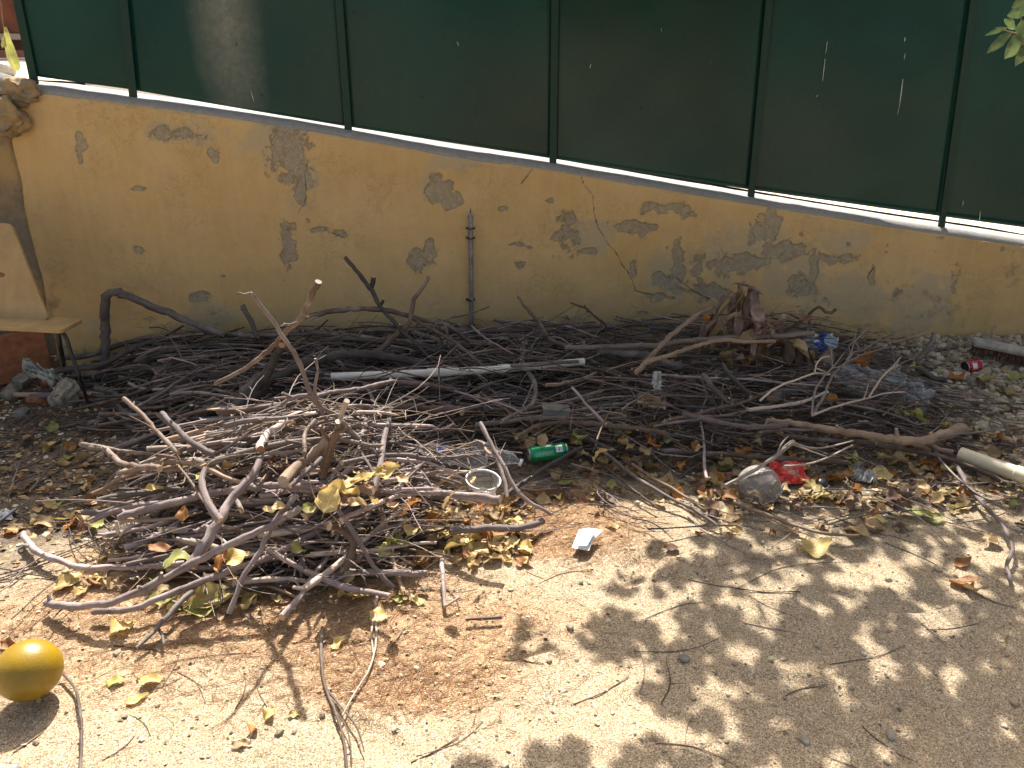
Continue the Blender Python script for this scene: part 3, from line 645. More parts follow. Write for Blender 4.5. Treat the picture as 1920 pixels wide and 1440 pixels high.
# ------------------------------------------------------------------ named sticks
TONE = {'bark_grey': 'grey', 'bark_mauve': 'mauve-grey', 'bark_brown': 'brown', 'bark_tan': 'tan', 'bark_pale': 'pale'}
def pathpts(pts, mode, a, b):
    n = len(pts); L = [0]
    for i in range(1, n): L.append(L[-1] + math.hypot(pts[i][0] - pts[i - 1][0], pts[i][1] - pts[i - 1][1]))
    out = []
    for i, p in enumerate(pts):
        t = L[i] / L[-1] if L[-1] else 0; k = a + (b - a) * t
        out.append(G(p[0], p[1], k) if mode == 'z' else Y(p[0], p[1], k))
    return out
def depth(p): return p.y * CP - (p.z - CAMH) * SP
def hero(name, label, mat, pts, r0, r1, mode, a, b, kids=(), caps='cut', group=None, knob=True, cat='branch', seed=None, n=9):
    rng = random.Random(hash_(label) if seed is None else seed)
    P = pathpts(pts, mode, a, b)
    path = [(p, (r0 + (r1 - r0) * i / max(1, len(P) - 1)) / F * depth(p)) for i, p in enumerate(P)]
    mb = MB(); rnd = rng.random()
    sp = spline(path, 0.022); sp = [(p + Vector((rng.gauss(0, 1), rng.gauss(0, 1), rng.gauss(0, 1))) * r * 0.16, r) for p, r in sp]
    tube(mb, sp, n, 0, 1, rnd, 0.11, rng)
    if knob:
        for _ in range(max(1, len(sp) // 9)):
            i = rng.randrange(1, max(2, len(sp) - 1)); p, r = sp[i]; d = Vector((rng.gauss(0, 1), rng.gauss(0, .6), abs(rng.gauss(0, 1)))).normalized()
            ln = r * rng.uniform(1.4, 3.2); tube(mb, [(p, r * 0.75), (p + d * ln * 0.6, r * 0.5), (p + d * ln, r * 0.34)], 6, 0, 1, rnd, 0.1, rng)
    for (kp, k0, k1, km, ka, kb) in kids:
        Q = pathpts(kp, km, ka, kb)
        kpth = spline([(p, (k0 + (k1 - k0) * i / max(1, len(Q) - 1)) / F * depth(p)) for i, p in enumerate(Q)], 0.02)
        kpth = [(p + Vector((rng.gauss(0, 1), rng.gauss(0, 1), rng.gauss(0, 1))) * r * 0.12, r) for p, r in kpth]
        tube(mb, kpth, 6, 0, 1, rnd, 0.08, rng)
    o = mb.build(name, [M[mat], M[{'cut': 'cut', 'orange': 'cut_orange', 'pale': 'bark_pale'}[caps]]], loc=P[0])
    USED.add(label); return tag(o, label, cat, group)
def hash_(s): 
    h = 7
    for c in s: h = (h * 31 + ord(c)) % 1000003
    return h

H = hero
# branches of the back pile and against the wall
H('branch', 'smooth grey pole bent like an elbow, leaning on the wall beside the chair', 'bark_mauve', [(198, 738), (199, 700), (198, 640), (197, 585), (198, 558), (206, 548), (222, 548), (280, 572), (330, 592), (375, 611), (420, 626)], 9.5, 6.5, 'y', 3.78, 3.75, knob=False)
H('log', 'heaviest grey log with an orange sawn end facing the viewer', 'bark_grey', [(409, 817), (424, 790), (448, 762), (470, 738), (486, 720)], 16, 18, 'y', 2.86, 3.02, caps='orange', cat='log', n=12, kids=[([(474, 735), (496, 706), (508, 688), (518, 668), (529, 646)], 12, 7.5, 'y', 3.0, 2.9)], knob=False)
H('branch', 'long thick grey branch curving over the left of the back pile behind the log', 'bark_grey', [(293, 815), (342, 795), (401, 766), (459, 743), (500, 718), (540, 697), (602, 673), (642, 664), (695, 664), (745, 672), (800, 685)], 11, 8, 'y', 3.0, 3.35)
H('branch', 'tall brown branch with a white sawn tip standing above the front pile', 'bark_brown', [(403, 720), (440, 702), (470, 683), (497, 664), (523, 637), (545, 613), (560, 601), (567, 590), (584, 557), (596, 528)], 3.5, 6.5, 'y', 2.50, 2.22, caps='pale', kids=[([(558, 604), (545, 608), (535, 607), (526, 612)], 2, 1, 'y', 2.26, 2.24)])
H('branch', 'pinkish twig-tipped branch crossing the tall white-tipped one and running down to the right', 'bark_mauve', [(470, 548), (488, 571), (511, 600), (526, 624), (543, 650), (558, 676), (572, 708), (581, 735), (593, 755), (631, 781), (657, 807), (683, 834), (712, 858)], 3.6, 5.5, 'y', 2.20, 2.42,
  kids=[([(471, 549), (458, 552), (446, 549)], 2.2, 1.5, 'y', 2.20, 2.18), ([(593, 755), (590, 725), (596, 695), (591, 672)], 4, 2.5, 'y', 2.33, 2.30), ([(596, 757), (604, 775), (616, 795), (628, 812), (640, 822)], 4, 3, 'y', 2.33, 2.38), ([(590, 742), (560, 742), (543, 747), (527, 758)], 4.5, 3.5, 'y', 2.32, 2.30), ([(548, 745), (536, 740), (529, 736)], 3.5, 2.5, 'y', 2.31, 2.30)], caps='pale')
H('branch', 'long thin stick running level from the pinkish branch over the white pipe', 'bark_mauve', [(592, 745), (613, 737), (672, 729), (730, 716), (774, 718), (817, 724), (870, 732)], 4.2, 3.5, 'y', 2.33, 3.2)
H('branch', 'arched peeling reddish branch with a splintered left end in front of the wall', 'bark_brown', [(596, 590), (625, 583), (655, 580), (686, 579), (730, 582), (768, 594), (803, 602), (835, 608), (855, 620), (876, 637), (905, 655), (940, 664)], 5.2, 4, 'y', 3.55, 3.6,
  kids=[([(604, 588), (588, 592), (572, 600)], 2, .6, 'y', 3.55, 3.5), ([(610, 586), (595, 586), (580, 589)], 2, .6, 'y', 3.55, 3.55), ([(604, 586), (594, 593), (583, 602)], 1.8, .5, 'y', 3.55, 3.5), ([(815, 603), (850, 595), (880, 589), (918, 575)], 2, 1.2, 'y', 3.55, 3.5), ([(833, 608), (842, 640), (845, 682)], 3, 2, 'y', 3.55, 3.5), ([(818, 606), (824, 630), (836, 655), (846, 668)], 2.5, 1.5, 'y', 3.55, 3.6), ([(772, 596), (800, 612), (840, 634), (870, 655), (900, 682), (918, 698)], 3.5, 3.5, 'y', 3.55, 3.3)])
H('branch', 'tallest dark branch rising up left across the arched reddish branch', 'bark_grey', [(647, 482), (656, 493), (667, 505), (680, 523), (697, 545), (706, 564), (720, 584), (735, 598), (748, 616), (768, 634), (792, 658), (815, 681), (842, 702)], 4.2, 3.6, 'y', 3.7, 3.35, kids=[([(696, 541), (699, 530), (700, 519)], 5, 4.5, 'y', 3.65, 3.65), ([(712, 574), (718, 567), (719, 562)], 3, 2.5, 'y', 3.6, 3.6)])
H('branch', 'brown crooked branch whose straight tip points up right between arch and conduit', 'bark_brown', [(804, 519), (797, 534), (786, 548), (776, 562), (771, 590), (764, 610), (745, 626), (727, 643), (706, 667)], 3.2, 6, 'y', 3.6, 3.45)
H('branch', 'long level brown pole along the foot of the wall left of the conduit', 'bark_brown', [(622, 626), (672, 631), (730, 639), (788, 641), (876, 643), (934, 648), (1010, 655)], 5, 4, 'y', 3.75, 3.75)
H('branch', 'short blunt dark stub standing against the wall left of the tall branches', 'bark_grey', [(455, 574), (464, 590), (474, 612), (480, 632)], 4.5, 4.5, 'y', 3.75, 3.7, kids=[([(462, 583), (455, 579), (450, 580)], 3, 2, 'y', 3.75, 3.72)])
H('branch', 'thick level brown log in the middle of the back pile', 'bark_brown', [(636, 771), (700, 768), (759, 764), (820, 768), (868, 771)], 9, 9, 'z', .17, .17, cat='log', knob=False)
H('branch', 'long brown branch sweeping down right from the wall to the bark-less log', 'bark_brown', [(970, 556), (983, 572), (996, 588), (1013, 608), (1031, 635), (1075, 655), (1127, 687), (1177, 707), (1221, 728), (1265, 745), (1308, 769), (1352, 787), (1396, 799), (1454, 805), (1500, 812)], 2.6, 7.5, 'y', 3.7, 2.98)
H('branch', 'long tan bark-less log ending beside the cream pipe', 'bark_tan', [(1438, 790), (1468, 791), (1500, 795), (1535, 802), (1575, 808), (1617, 815), (1671, 823), (1725, 829), (1765, 815), (1806, 803)], 5, 10, 'z', .14, .08, cat='log', n=11, kids=[([(1735, 828), (1760, 842), (1785, 848)], 6, 5, 'z', .07, .05)])
H('branch', 'long pale stick lying level under the withered leaf bunch', 'bark_pale', [(1060, 652), (1105, 652), (1162, 649), (1221, 648), (1279, 640), (1337, 635), (1395, 632), (1454, 630), (1526, 624)], 5, 5, 'y', 3.45, 3.5)
H('branch', 'tan stick rising right from the back pile to the withered leaf bunch', 'bark_tan', [(1192, 699), (1213, 677), (1235, 652), (1265, 623), (1308, 591), (1340, 574)], 5.5, 4, 'y', 3.2, 3.62, kids=[([(1211, 679), (1250, 668), (1294, 652), (1355, 638), (1396, 641), (1454, 640)], 5, 3.5, 'y', 3.2, 3.4)])
H('twig', 'small dark bare twig standing against the wall left of the leaf bunch', 'bark_brown', [(1069, 567), (1085, 573), (1098, 577), (1116, 594), (1136, 611), (1133, 645)], 1.6, 2.6, 'y', 3.85, 3.8, kids=[([(1096, 577), (1097, 571)], 1.5, 1, 'y', 3.85, 3.85), ([(1104, 584), (1098, 585)], 1.5, 1, 'y', 3.85, 3.85)], cat='twig')
H('branch', 'dark curling twig with an S-shaped end touching the wall right of the leaf bunch', 'bark_brown', [(1460, 628), (1490, 609), (1510, 598), (1520, 586), (1528, 579), (1537, 576), (1543, 580), (1549, 585), (1559, 586), (1567, 581)], 2.5, 3, 'y', 3.75, 3.8, kids=[([(1505, 600), (1490, 594), (1480, 588)], 1.8, 1.2, 'y', 3.75, 3.8), ([(1516, 598), (1519, 610), (1512, 622)], 2.5, 2.5, 'y', 3.75, 3.7)])
H('branch', 'curved tan stick in the back pile above the grey plastic tray', 'bark_tan', [(1024, 723), (1060, 718), (1090, 711), (1118, 699)], 4, 3, 'y', 3.2, 3.35)
H('branch', 'thin mauve-grey stick slanting down right over the grey plastic tray', 'bark_mauve', [(1073, 726), (1086, 742), (1102, 761), (1118, 777), (1136, 795)], 2.5, 3, 'z', .27, .2)
H('branch', 'gently curved stick crossing the litter above right of the green can', 'bark_tan', [(968, 820), (1000, 803), (1025, 793), (1060, 792), (1100, 794), (1140, 798), (1192, 804), (1249, 813)], 4, 5, 'z', .14, .12)
H('branch', 'short grey stick with a pale broken end right of the cloth scrap', 'bark_grey', [(1317, 702), (1328, 716), (1345, 735), (1374, 758)], 5, 5.5, 'z', .30, .22, caps='pale')
H('branch', 'plain grey stick falling right behind the short broken-ended stick', 'bark_grey', [(1353, 682), (1362, 695), (1380, 715), (1409, 743)], 4, 4, 'z', .30, .22)
H('log', 'thick smooth grey log half buried under the pale level stick', 'bark_grey', [(1122, 660), (1160, 660), (1200, 667), (1240, 678), (1280, 688)], 8, 9, 'y', 3.5, 3.4, cat='log', knob=False)
H('log', 'thick dark grey log left of the crumpled clear bag', 'bark_grey', [(1448, 748), (1480, 736), (1515, 728), (1552, 730), (1600, 738), (1680, 752)], 12, 6, 'z', .14, .12, cat='log', knob=False)
H('branch', 'peeled whitish stick just below the thick dark grey log', 'bark_pale', [(1400, 768), (1440, 764), (1490, 757), (1520, 748), (1552, 735)], 3.5, 3, 'z', .18, .19)
H('branch', 'long reddish stick running right to the bark-less log', 'bark_mauve', [(1280, 775), (1340, 790), (1400, 800), (1440, 800), (1475, 795)], 4, 6, 'z', .17, .15)
H('branch', 'long brown stick below the bark-less log reaching the cream pipe', 'bark_brown', [(1470, 818), (1530, 824), (1600, 828), (1660, 836), (1720, 846), (1790, 864), (1840, 884), (1890, 906)], 5, 4, 'z', .09, .025)
H('branch', 'dark grey stick slanting down right through the litter towards the dappled sand', 'bark_grey', [(1118, 835), (1150, 862), (1195, 897), (1250, 930), (1300, 955), (1345, 985)], 4, 3, 'z', .06, .012)
H('branch', 'pale grey split stick running beside the dark slanting one', 'bark_tan', [(1185, 870), (1220, 895), (1260, 915), (1300, 942), (1325, 958)], 3.5, 3, 'z', .05, .012)
H('branch', 'brown stick between the green can and the slanting dark sticks', 'bark_brown', [(1085, 840), (1140, 880), (1190, 920), (1230, 950)], 2.6, 2, 'z', .05, .012)
H('branch', 'brown stick ending above the white crumpled tissue', 'bark_brown', [(1180, 842), (1260, 846), (1340, 851), (1430, 858), (1530, 864), (1590, 868)], 5, 5, 'z', .05, .06)
H('branch', 'grey stake standing out of the rubble near the wall', 'bark_grey', [(1751, 624), (1748, 640), (1740, 655), (1728, 668), (1722, 676)], 4, 6.5, 'y', 3.95, 3.85, caps='pale', knob=False)
H('branch', 'grey stub curving through the rubble left of the red can', 'bark_grey', [(1723, 692), (1735, 702), (1752, 708), (1775, 714)], 6.5, 5, 'z', .07, .05)
H('twig', 'arching dark twig rising behind the pale forked twig', 'bark_brown', [(1560, 645), (1585, 634), (1605, 629), (1626, 626)], 2, 1.3, 'y', 3.85, 3.9, cat='twig')
H('twig', 'pale forked dry twig fanning up right of the leaf bunch', 'bark_pale', [(1524, 778), (1534, 760), (1545, 743), (1552, 722), (1562, 703), (1574, 690), (1586, 678), (1601, 660)], 3, 1.6, 'y', 2.95, 3.5,
  kids=[([(1601, 660), (1618, 656), (1635, 645), (1655, 632)], 2, .8, 'y', 3.5, 3.6), ([(1582, 682), (1610, 668), (1635, 659), (1676, 649)], 2, .8, 'y', 3.4, 3.6), ([(1588, 675), (1598, 655), (1602, 635), (1607, 613)], 1.8, .7, 'y', 3.4, 3.6), ([(1602, 642), (1615, 627), (1631, 611)], 1.5, .7, 'y', 3.5, 3.6), ([(1603, 643), (1612, 652), (1618, 657)], 1.4, 1, 'y', 3.5, 3.5), ([(1596, 664), (1591, 650), (1600, 640)], 1.4, .8, 'y', 3.5, 3.6),
        ([(1522, 775), (1526, 740), (1534, 722), (1550, 700), (1561, 690)], 2.4, 1.8, 'y', 2.95, 3.2), ([(1561, 690), (1572, 676), (1582, 662)], 1.6, .8, 'y', 3.2, 3.4), ([(1561, 690), (1559, 668), (1558, 648)], 1.6, .8, 'y', 3.2, 3.4), ([(1576, 688), (1562, 690)], 1.6, 1.6, 'y', 3.3, 3.2)], cat='twig', knob=False)
H('twig', 'pale many-branched twig spreading right over the bag', 'bark_pale', [(1522, 779), (1545, 770), (1575, 760), (1605, 752), (1630, 746), (1655, 738), (1698, 735)], 2.4, 1.2, 'y', 2.95, 3.1, kids=[([(1629, 746), (1640, 728), (1655, 706), (1672, 690)], 2, 1.6, 'y', 3.0, 3.2), ([(1672, 690), (1690, 668)], 1.5, .7, 'y', 3.2, 3.3), ([(1668, 695), (1684, 683)], 1.4, .8, 'y', 3.2, 3.2), ([(1618, 750), (1624, 735), (1628, 722)], 1.4, .8, 'y', 3.0, 3.05)], cat='twig', knob=False)
H('twig', 'bare pale twig curving left from the pale forked one', 'bark_pale', [(1424, 752), (1440, 738), (1465, 722), (1505, 708), (1528, 700), (1556, 702)], 2.2, 1.6, 'y', 3.0, 3.2, kids=[([(1528, 699), (1530, 685), (1540, 672), (1556, 668)], 1.6, 1, 'y', 3.15, 3.25), ([(1530, 690), (1551, 699)], 1.2, 1.2, 'y', 3.15, 3.2)], cat='twig', knob=False)
# front pile
H('branch', 'longest smooth mauve-grey branch reaching bottom left out of the front pile', 'bark_mauve', [(89, 1131), (138, 1138), (197, 1132), (243, 1116), (313, 1081), (363, 1055), (401, 1037), (459, 1008), (517, 979), (562, 953)], 7.5, 7, 'z', .02, .27, n=11)
H('branch', 'second long branch beside the longest one, bending level towards the plastic bowl', 'bark_mauve', [(173, 1147), (214, 1144), (252, 1141), (319, 1113), (386, 1087), (459, 1061), (517, 1037), (560, 1016), (618, 979), (662, 951), (700, 929), (729, 914), (776, 911), (808, 921), (852, 927), (895, 932), (937, 936)], 6, 7, 'z', .02, .20, n=10)
H('branch', 'forked upright mauve-grey branch crossing the middle of the front pile', 'bark_mauve', [(352, 1062), (372, 1040), (389, 1008), (410, 979), (430, 944), (459, 909), (475, 888), (487, 865)], 11, 6, 'z', .14, .33, n=11, kids=[([(414, 976), (402, 962), (389, 942), (379, 915), (379, 895), (386, 877)], 8, 6, 'z', .26, .36)])
H('branch', 'dark-tailed branch lying low at the left front of the front pile', 'bark_mauve', [(44, 1003), (58, 1023), (80, 1040), (124, 1055), (156, 1064), (226, 1064), (307, 1061), (345, 1056)], 6.5, 5.5, 'z', .03, .06)
H('branch', 'straight mauve-grey branch falling right to a blunt end below the hooked branch', 'bark_mauve', [(633, 955), (650, 979), (677, 1022), (700, 1063), (737, 1100)], 4.8, 4.5, 'z', .26, .03)
H('branch', 'thick hooked branch curling downwards at the front of the pile', 'bark_brown', [(618, 988), (640, 992), (655, 1005), (663, 1024), (657, 1045), (648, 1066), (636, 1083)], 6, 9, 'z', .22, .06, n=10, kids=[([(652, 1060), (668, 1052), (676, 1040)], 6, 5, 'z', .09, .10), ([(668, 1068), (682, 1085), (690, 1110)], 3, 2.5, 'z', .07, .02), ([(660, 1072), (652, 1095), (648, 1120)], 2.5, 2, 'z', .06, .01)])
H('branch', 'level straight stick with a sawn end right of the hooked branch', 'bark_mauve', [(640, 1072), (677, 1073), (740, 1075), (801, 1076)], 6.2, 6, 'z', .06, .04)
H('branch', 'long brown-grey branch bending level through the middle of the front pile', 'bark_mauve', [(223, 970), (270, 956), (328, 941), (372, 930), (445, 917), (517, 911), (580, 914), (636, 916), (700, 920)], 7, 7, 'z', .17, .30, n=10)
H('branch', 'thick pale twisted branch with a broken lower end on top of the front pile', 'bark_pale', [(488, 843), (492, 826), (503, 812), (520, 800), (540, 788), (560, 780), (592, 778)], 7, 7, 'z', .36, .38, n=10, caps='orange')
H('log', 'tan log chunk with torn bark sloping up right on top of the front pile', 'bark_tan', [(535, 904), (550, 882), (572, 862), (600, 838), (630, 815)], 11, 9, 'z', .33, .37, caps='pale', n=11, cat='log')
H('branch', 'pale-tipped grey stick rising up left from the top of the front pile', 'bark_mauve', [(304, 774), (318, 790), (331, 804), (350, 822), (372, 839), (400, 853)], 5.5, 6, 'z', .38, .32, caps='pale')
H('branch', 'brown stick rising up left behind the pale-tipped grey one', 'bark_brown', [(231, 748), (248, 762), (267, 778), (296, 812), (334, 850)], 4, 4.5, 'z', .42, .30)
H('branch', 'knobbly brown stick sticking out left from the front pile', 'bark_brown', [(150, 833), (175, 840), (197, 842), (210, 852), (222, 866), (255, 874), (300, 878)], 4, 6.5, 'z', .22, .30, kids=[([(153, 832), (190, 838), (226, 845), (270, 850), (330, 858)], 4, 3.5, 'z', .23, .30)])
H('branch', 'smooth pinkish stick lying level from the pile to the clear bottle', 'bark_mauve', [(640, 868), (672, 862), (706, 855), (735, 853), (764, 853), (799, 860), (852, 857), (908, 853)], 4.5, 3.5, 'z', .33, .20)
H('twig', 'crooked tan twig arching over the clear bottle', 'bark_tan', [(795, 855), (820, 848), (852, 843), (881, 832), (898, 827), (907, 832), (911, 843), (922, 853)], 1.8, 3.2, 'z', .18, .24, cat='twig', kids=[([(830, 848), (850, 836), (878, 832)], 1.5, 1.8, 'z', .19, .22)])
H('branch', 'long straight brown stick slanting down right past the plastic bowl', 'bark_mauve', [(901, 793), (914, 818), (927, 842), (948, 882), (974, 926), (990, 940), (1009, 950), (1034, 965)], 4.5, 3.5, 'z', .30, .03, kids=[([(930, 850), (936, 875), (946, 905), (951, 930)], 4, 4, 'z', .2, .1)])
H('branch', 'dark stick rising right from the bowl towards the green can', 'bark_grey', [(943, 930), (980, 906), (1015, 882), (1050, 862), (1090, 838)], 5, 4, 'z', .05, .08)
H('branch', 'thick grey branch end lying on sand right of the pile below the bowl', 'bark_mauve', [(840, 995), (878, 993), (922, 990), (968, 990), (1000, 985), (1018, 976)], 7, 6, 'z', .05, .02, caps='pale')
H('branch', 'stick falling left below the hooked branch to the large yellow leaves', 'bark_mauve', [(558, 927), (538, 950), (517, 975), (497, 1015), (482, 1043), (459, 1075), (445, 1112), (429, 1150)], 5, 5, 'z', .30, .02)
H('branch', 'dark forked stick lying on the sand left of the large yellow leaves', 'bark_grey', [(360, 1108), (345, 1122), (325, 1143), (306, 1165), (290, 1184), (257, 1214)], 6, 3.5, 'z', .05, .01, kids=[([(296, 1178), (304, 1190), (308, 1206)], 3, 3, 'z', .015, .01)])
H('branch', 'upright brown peeling stick on top of the front pile beside the log chunk', 'bark_brown', [(568, 862), (572, 840), (570, 818), (580, 800), (592, 788)], 4, 4.5, 'z', .36, .42)
H('branch', 'added torn thick brown stub, there for its wide shadow, standing in front of the white splinter on the front pile', 'bark_brown', [(606, 893), (612, 866), (619, 838), (628, 812), (636, 790)], 9, 7, 'y', 2.27, 2.20, caps='pale', kids=[([(622, 830), (606, 812), (600, 798)], 5, 3, 'y', 2.24, 2.2), ([(628, 812), (643, 808), (655, 798)], 4, 2, 'y', 2.2, 2.18)])  # thick stub added so that its wide shadow falls on the sand in front
H('branch', 'white torn wooden splinter standing at the back of the front pile', 'bark_pale', [(634, 800), (640, 780), (644, 764), (648, 752)], 4, 6.5, 'y', 2.24, 2.20, caps='pale', knob=False)
H('branch', 'straight pale stick rising right on the front pile right of the log chunk', 'bark_mauve', [(545, 912), (565, 893), (585, 876), (603, 860)], 5, 4.5, 'z', .33, .35)
H('branch', 'arched pinkish branch in the right half of the front pile', 'bark_mauve', [(700, 905), (735, 899), (760, 893), (775, 880), (790, 872)], 4, 3, 'z', .25, .22, kids=[([(752, 925), (752, 905), (756, 893)], 5, 4, 'z', .2, .24)])
H('branch', 'mauve-grey branch under the arched one, running level right', 'bark_mauve', [(640, 975), (690, 952), (730, 935), (770, 925), (830, 926), (890, 936), (932, 940)], 5, 5, 'z', .24, .14)
# loose twigs on the sand
H('twig', 'short lone stick with a forked foot standing out on the bare sand', 'bark_mauve', [(829, 1050), (830, 1075), (832, 1100), (835, 1138)], 4.2, 3.8, 'z', .05, .012, cat='twig', kids=[([(836, 1136), (850, 1127), (862, 1119)], 3.5, 2, 'z', .012, .012)])
H('twig', 'small level stick lying on bare sand below the lone upright one', 'bark_brown', [(872, 1161), (900, 1160), (941, 1158)], 3, 4, 'z', .006, .006, cat='twig')
H('twig', 'long thin curved twig running to the bottom edge right of the yellow ball', 'bark_brown', [(116, 1262), (141, 1290), (150, 1330), (153, 1382), (151, 1455)], 2.6, 3, 'z', .006, .006, cat='twig')
H('twig', 'sprawling long dark twig running down the sand to the bottom edge', 'bark_brown', [(604, 1176), (603, 1240), (611, 1290), (628, 1333), (643, 1380), (651, 1450)], 3.4, 2.4, 'z', .006, .006, cat='twig', kids=[([(612, 1292), (647, 1333), (671, 1368), (683, 1410)], 2.8, 1.5, 'z', .006, .006), ([(630, 1335), (652, 1370), (660, 1430)], 2, 1.4, 'z', .006, .006)])
H('twig', 'long pale grass stem curving down the sand beside the sprawling twig', 'bark_pale', [(709, 1105), (704, 1150), (706, 1190), (702, 1225), (688, 1263), (662, 1304), (642, 1342)], 2.4, 1.8, 'z', .008, .006, cat='twig', kids=[([(706, 1150), (697, 1180), (700, 1225)], 2, 2, 'z', .006, .006)])
H('twig', 'snaking grey twig at the right edge below the cream pipe', 'bark_mauve', [(1795, 873), (1808, 900), (1823, 923), (1845, 948), (1870, 972), (1889, 1000), (1899, 1030), (1888, 1060), (1898, 1100)], 4, 3.6, 'z', .03, .008, cat='twig')
H('branch', 'splintered stick on dappled sand below the ribbed lamp cover', 'bark_tan', [(1374, 942), (1410, 955), (1445, 968), (1490, 985), (1526, 996), (1570, 1003), (1610, 1004)], 4.5, 2.5, 'z', .02, .01, kids=[([(1420, 962), (1480, 990), (1530, 1008)], 2, 1, 'z', .01, .01)])
H('twig', 'pale stick laid across the ribbed lamp cover', 'bark_pale', [(1361, 910), (1395, 892), (1429, 873), (1461, 850), (1489, 827)], 3.2, 4, 'z', .05, .19, cat='twig', kids=[([(1487, 829), (1510, 838), (1540, 840), (1575, 833), (1600, 826)], 2.4, 1.4, 'z', .18, .13), ([(1483, 832), (1520, 846), (1552, 857)], 1.8, 1, 'z', .18, .1), ([(1458, 852), (1463, 835), (1478, 818)], 2, 1.2, 'z', .16, .2), ([(1458, 852), (1470, 838), (1484, 826)], 2, 1.2, 'z', .15, .2)])
H('twig', 'thin pale twig resting on the red wrapper', 'bark_pale', [(1470, 873), (1500, 872), (1526, 867), (1552, 858), (1599, 834)], 1.8, 1.6, 'z', .1, .12, cat='twig')

# ------------------------------------------------------------------ the mass of sticks
def hf1(fn, x, y): return float(fn(np.array(x), np.array(y)))
def make_stick(fn, x, y, th, L, r, frac, rng, curv, fork, mb, tone_i, seg=0.035, n=7, rough=0.08, cap=True, rnd=None):
    k = max(3, int(L / seg)); pts = []; a = th; p = Vector((x, y, 0)) - Vector((math.cos(th), math.sin(th), 0)) * L / 2
    zc = frac * hf1(fn, x, y); da = curv / k; zt = rng.uniform(-0.06, 0.06) * (1 if frac > 0.5 else 0.4); w1 = rng.uniform(2, 5); w2 = rng.uniform(0, 6)
    a -= curv / 2
    for i in range(k + 1):
        t = i / k; zl = frac * hf1(fn, p.x, p.y)
        z = max(0.62 * zc + 0.38 * zl + zt * (t - 0.5) + 0.012 * math.sin(t * w1 + w2), gz1(p.x, p.y) + r)
        rr = r * (1.12 - 0.55 * t)
        pts.append((Vector((p.x, min(p.y, wall_y(p.x) - 0.035), z)), rr)); a += da + rng.gauss(0, 0.07) + (rng.gauss(0, .35) if rng.random() < .10 else 0); p = p + Vector((math.cos(a), math.sin(a), 0)) * (L / k)
    rnd = rng.random() if rnd is None else rnd
    tube(mb, pts, n, tone_i, tone_i if cap is None else 1, rnd, rough, rng, cap=True)
    if n >= 7:
        for (q, rr), nx in ((pts[0], pts[1][0]), (pts[-1], pts[-2][0])):
            d = (q - nx).normalized()
            if rng.random() < .55:
                for _s in range(3):
                    o_ = Vector((rng.gauss(0, 1), rng.gauss(0, 1), rng.gauss(0, 1))) * rr * .42; tube(mb, [(q + o_ - d * rr, rr * .42), (q + o_ + d * rr * rng.uniform(.6, 2.4), rr * .10)], 4, 1, 1, rnd, 0, rng)
    for f in range(fork):
        i = rng.randrange(1, max(2, k - 1)); q, rr = pts[i]; d = (pts[i + 1][0] - pts[i][0]).normalized(); sgn = rng.choice((-1, 1)); ang = rng.uniform(0.4, 1.0) * sgn
        e = Matrix.Rotation(ang, 3, 'Z') @ d; e.z += rng.uniform(-0.1, 0.5); e.normalize(); l2 = L * rng.uniform(0.12, 0.32)
        b1 = q + e * l2 * 0.5; b2 = q + e * l2 + Vector((0, 0, rng.uniform(-.02, .02)))
        tw = [(q, rr * 0.6), (b1, rr * 0.48), (b2, rr * 0.32)]
        tw = [(Vector((c.x, min(c.y, wall_y(c.x) - 0.03), max(c.z, 0.01))), rr2) for c, rr2 in tw]
        tube(mb, spline(tw, 0.03), 5, tone_i, 1, rnd, rough, rng)
    for f in range(int(L / 0.11)):
        i = rng.randrange(0, k); q, rr = pts[i]; d = Vector((rng.gauss(0, 1), rng.gauss(0, 1), rng.gauss(0.4, 1))).normalized()
        tube(mb, [(q, rr * 0.7), (q + d * rr * rng.uniform(1.5, 3.2), rr * 0.4)], 5, tone_i, 1, rnd, 0.0, rng)
    return pts
def size_word(r): return 'thin' if r < .0055 else 'slim' if r < .008 else 'stout' if r < .011 else 'thick'
def slope_word(p, q):
    a = proj(p); b = proj(q)
    if a[0] > b[0]: a, b = b, a
    dx, dy = b[0] - a[0], b[1] - a[1]
    if math.hypot(dx, dy) < 45: return 'pointing towards the viewer'
    g = math.degrees(math.atan2(-dy, dx + 1e-6))
    return 'lying level' if abs(g) < 7 else 'tilting up right' if 7 <= g < 25 else 'tilting down right' if -25 < g <= -7 else 'rising steeply right' if g >= 25 else 'falling steeply right'
KEEP = [(1005, 850, 30), (1045, 846, 30), (903, 905, 34), (1480, 880, 36), (1405, 895, 36), (1828, 686, 30), (1385, 570, 30), (830, 838, 24), (1090, 1010, 40)]
def near_keep(p):
    q = proj(p); return any((q[0] - a) ** 2 + (q[1] - b) ** 2 < r * r for a, b, r in KEEP)
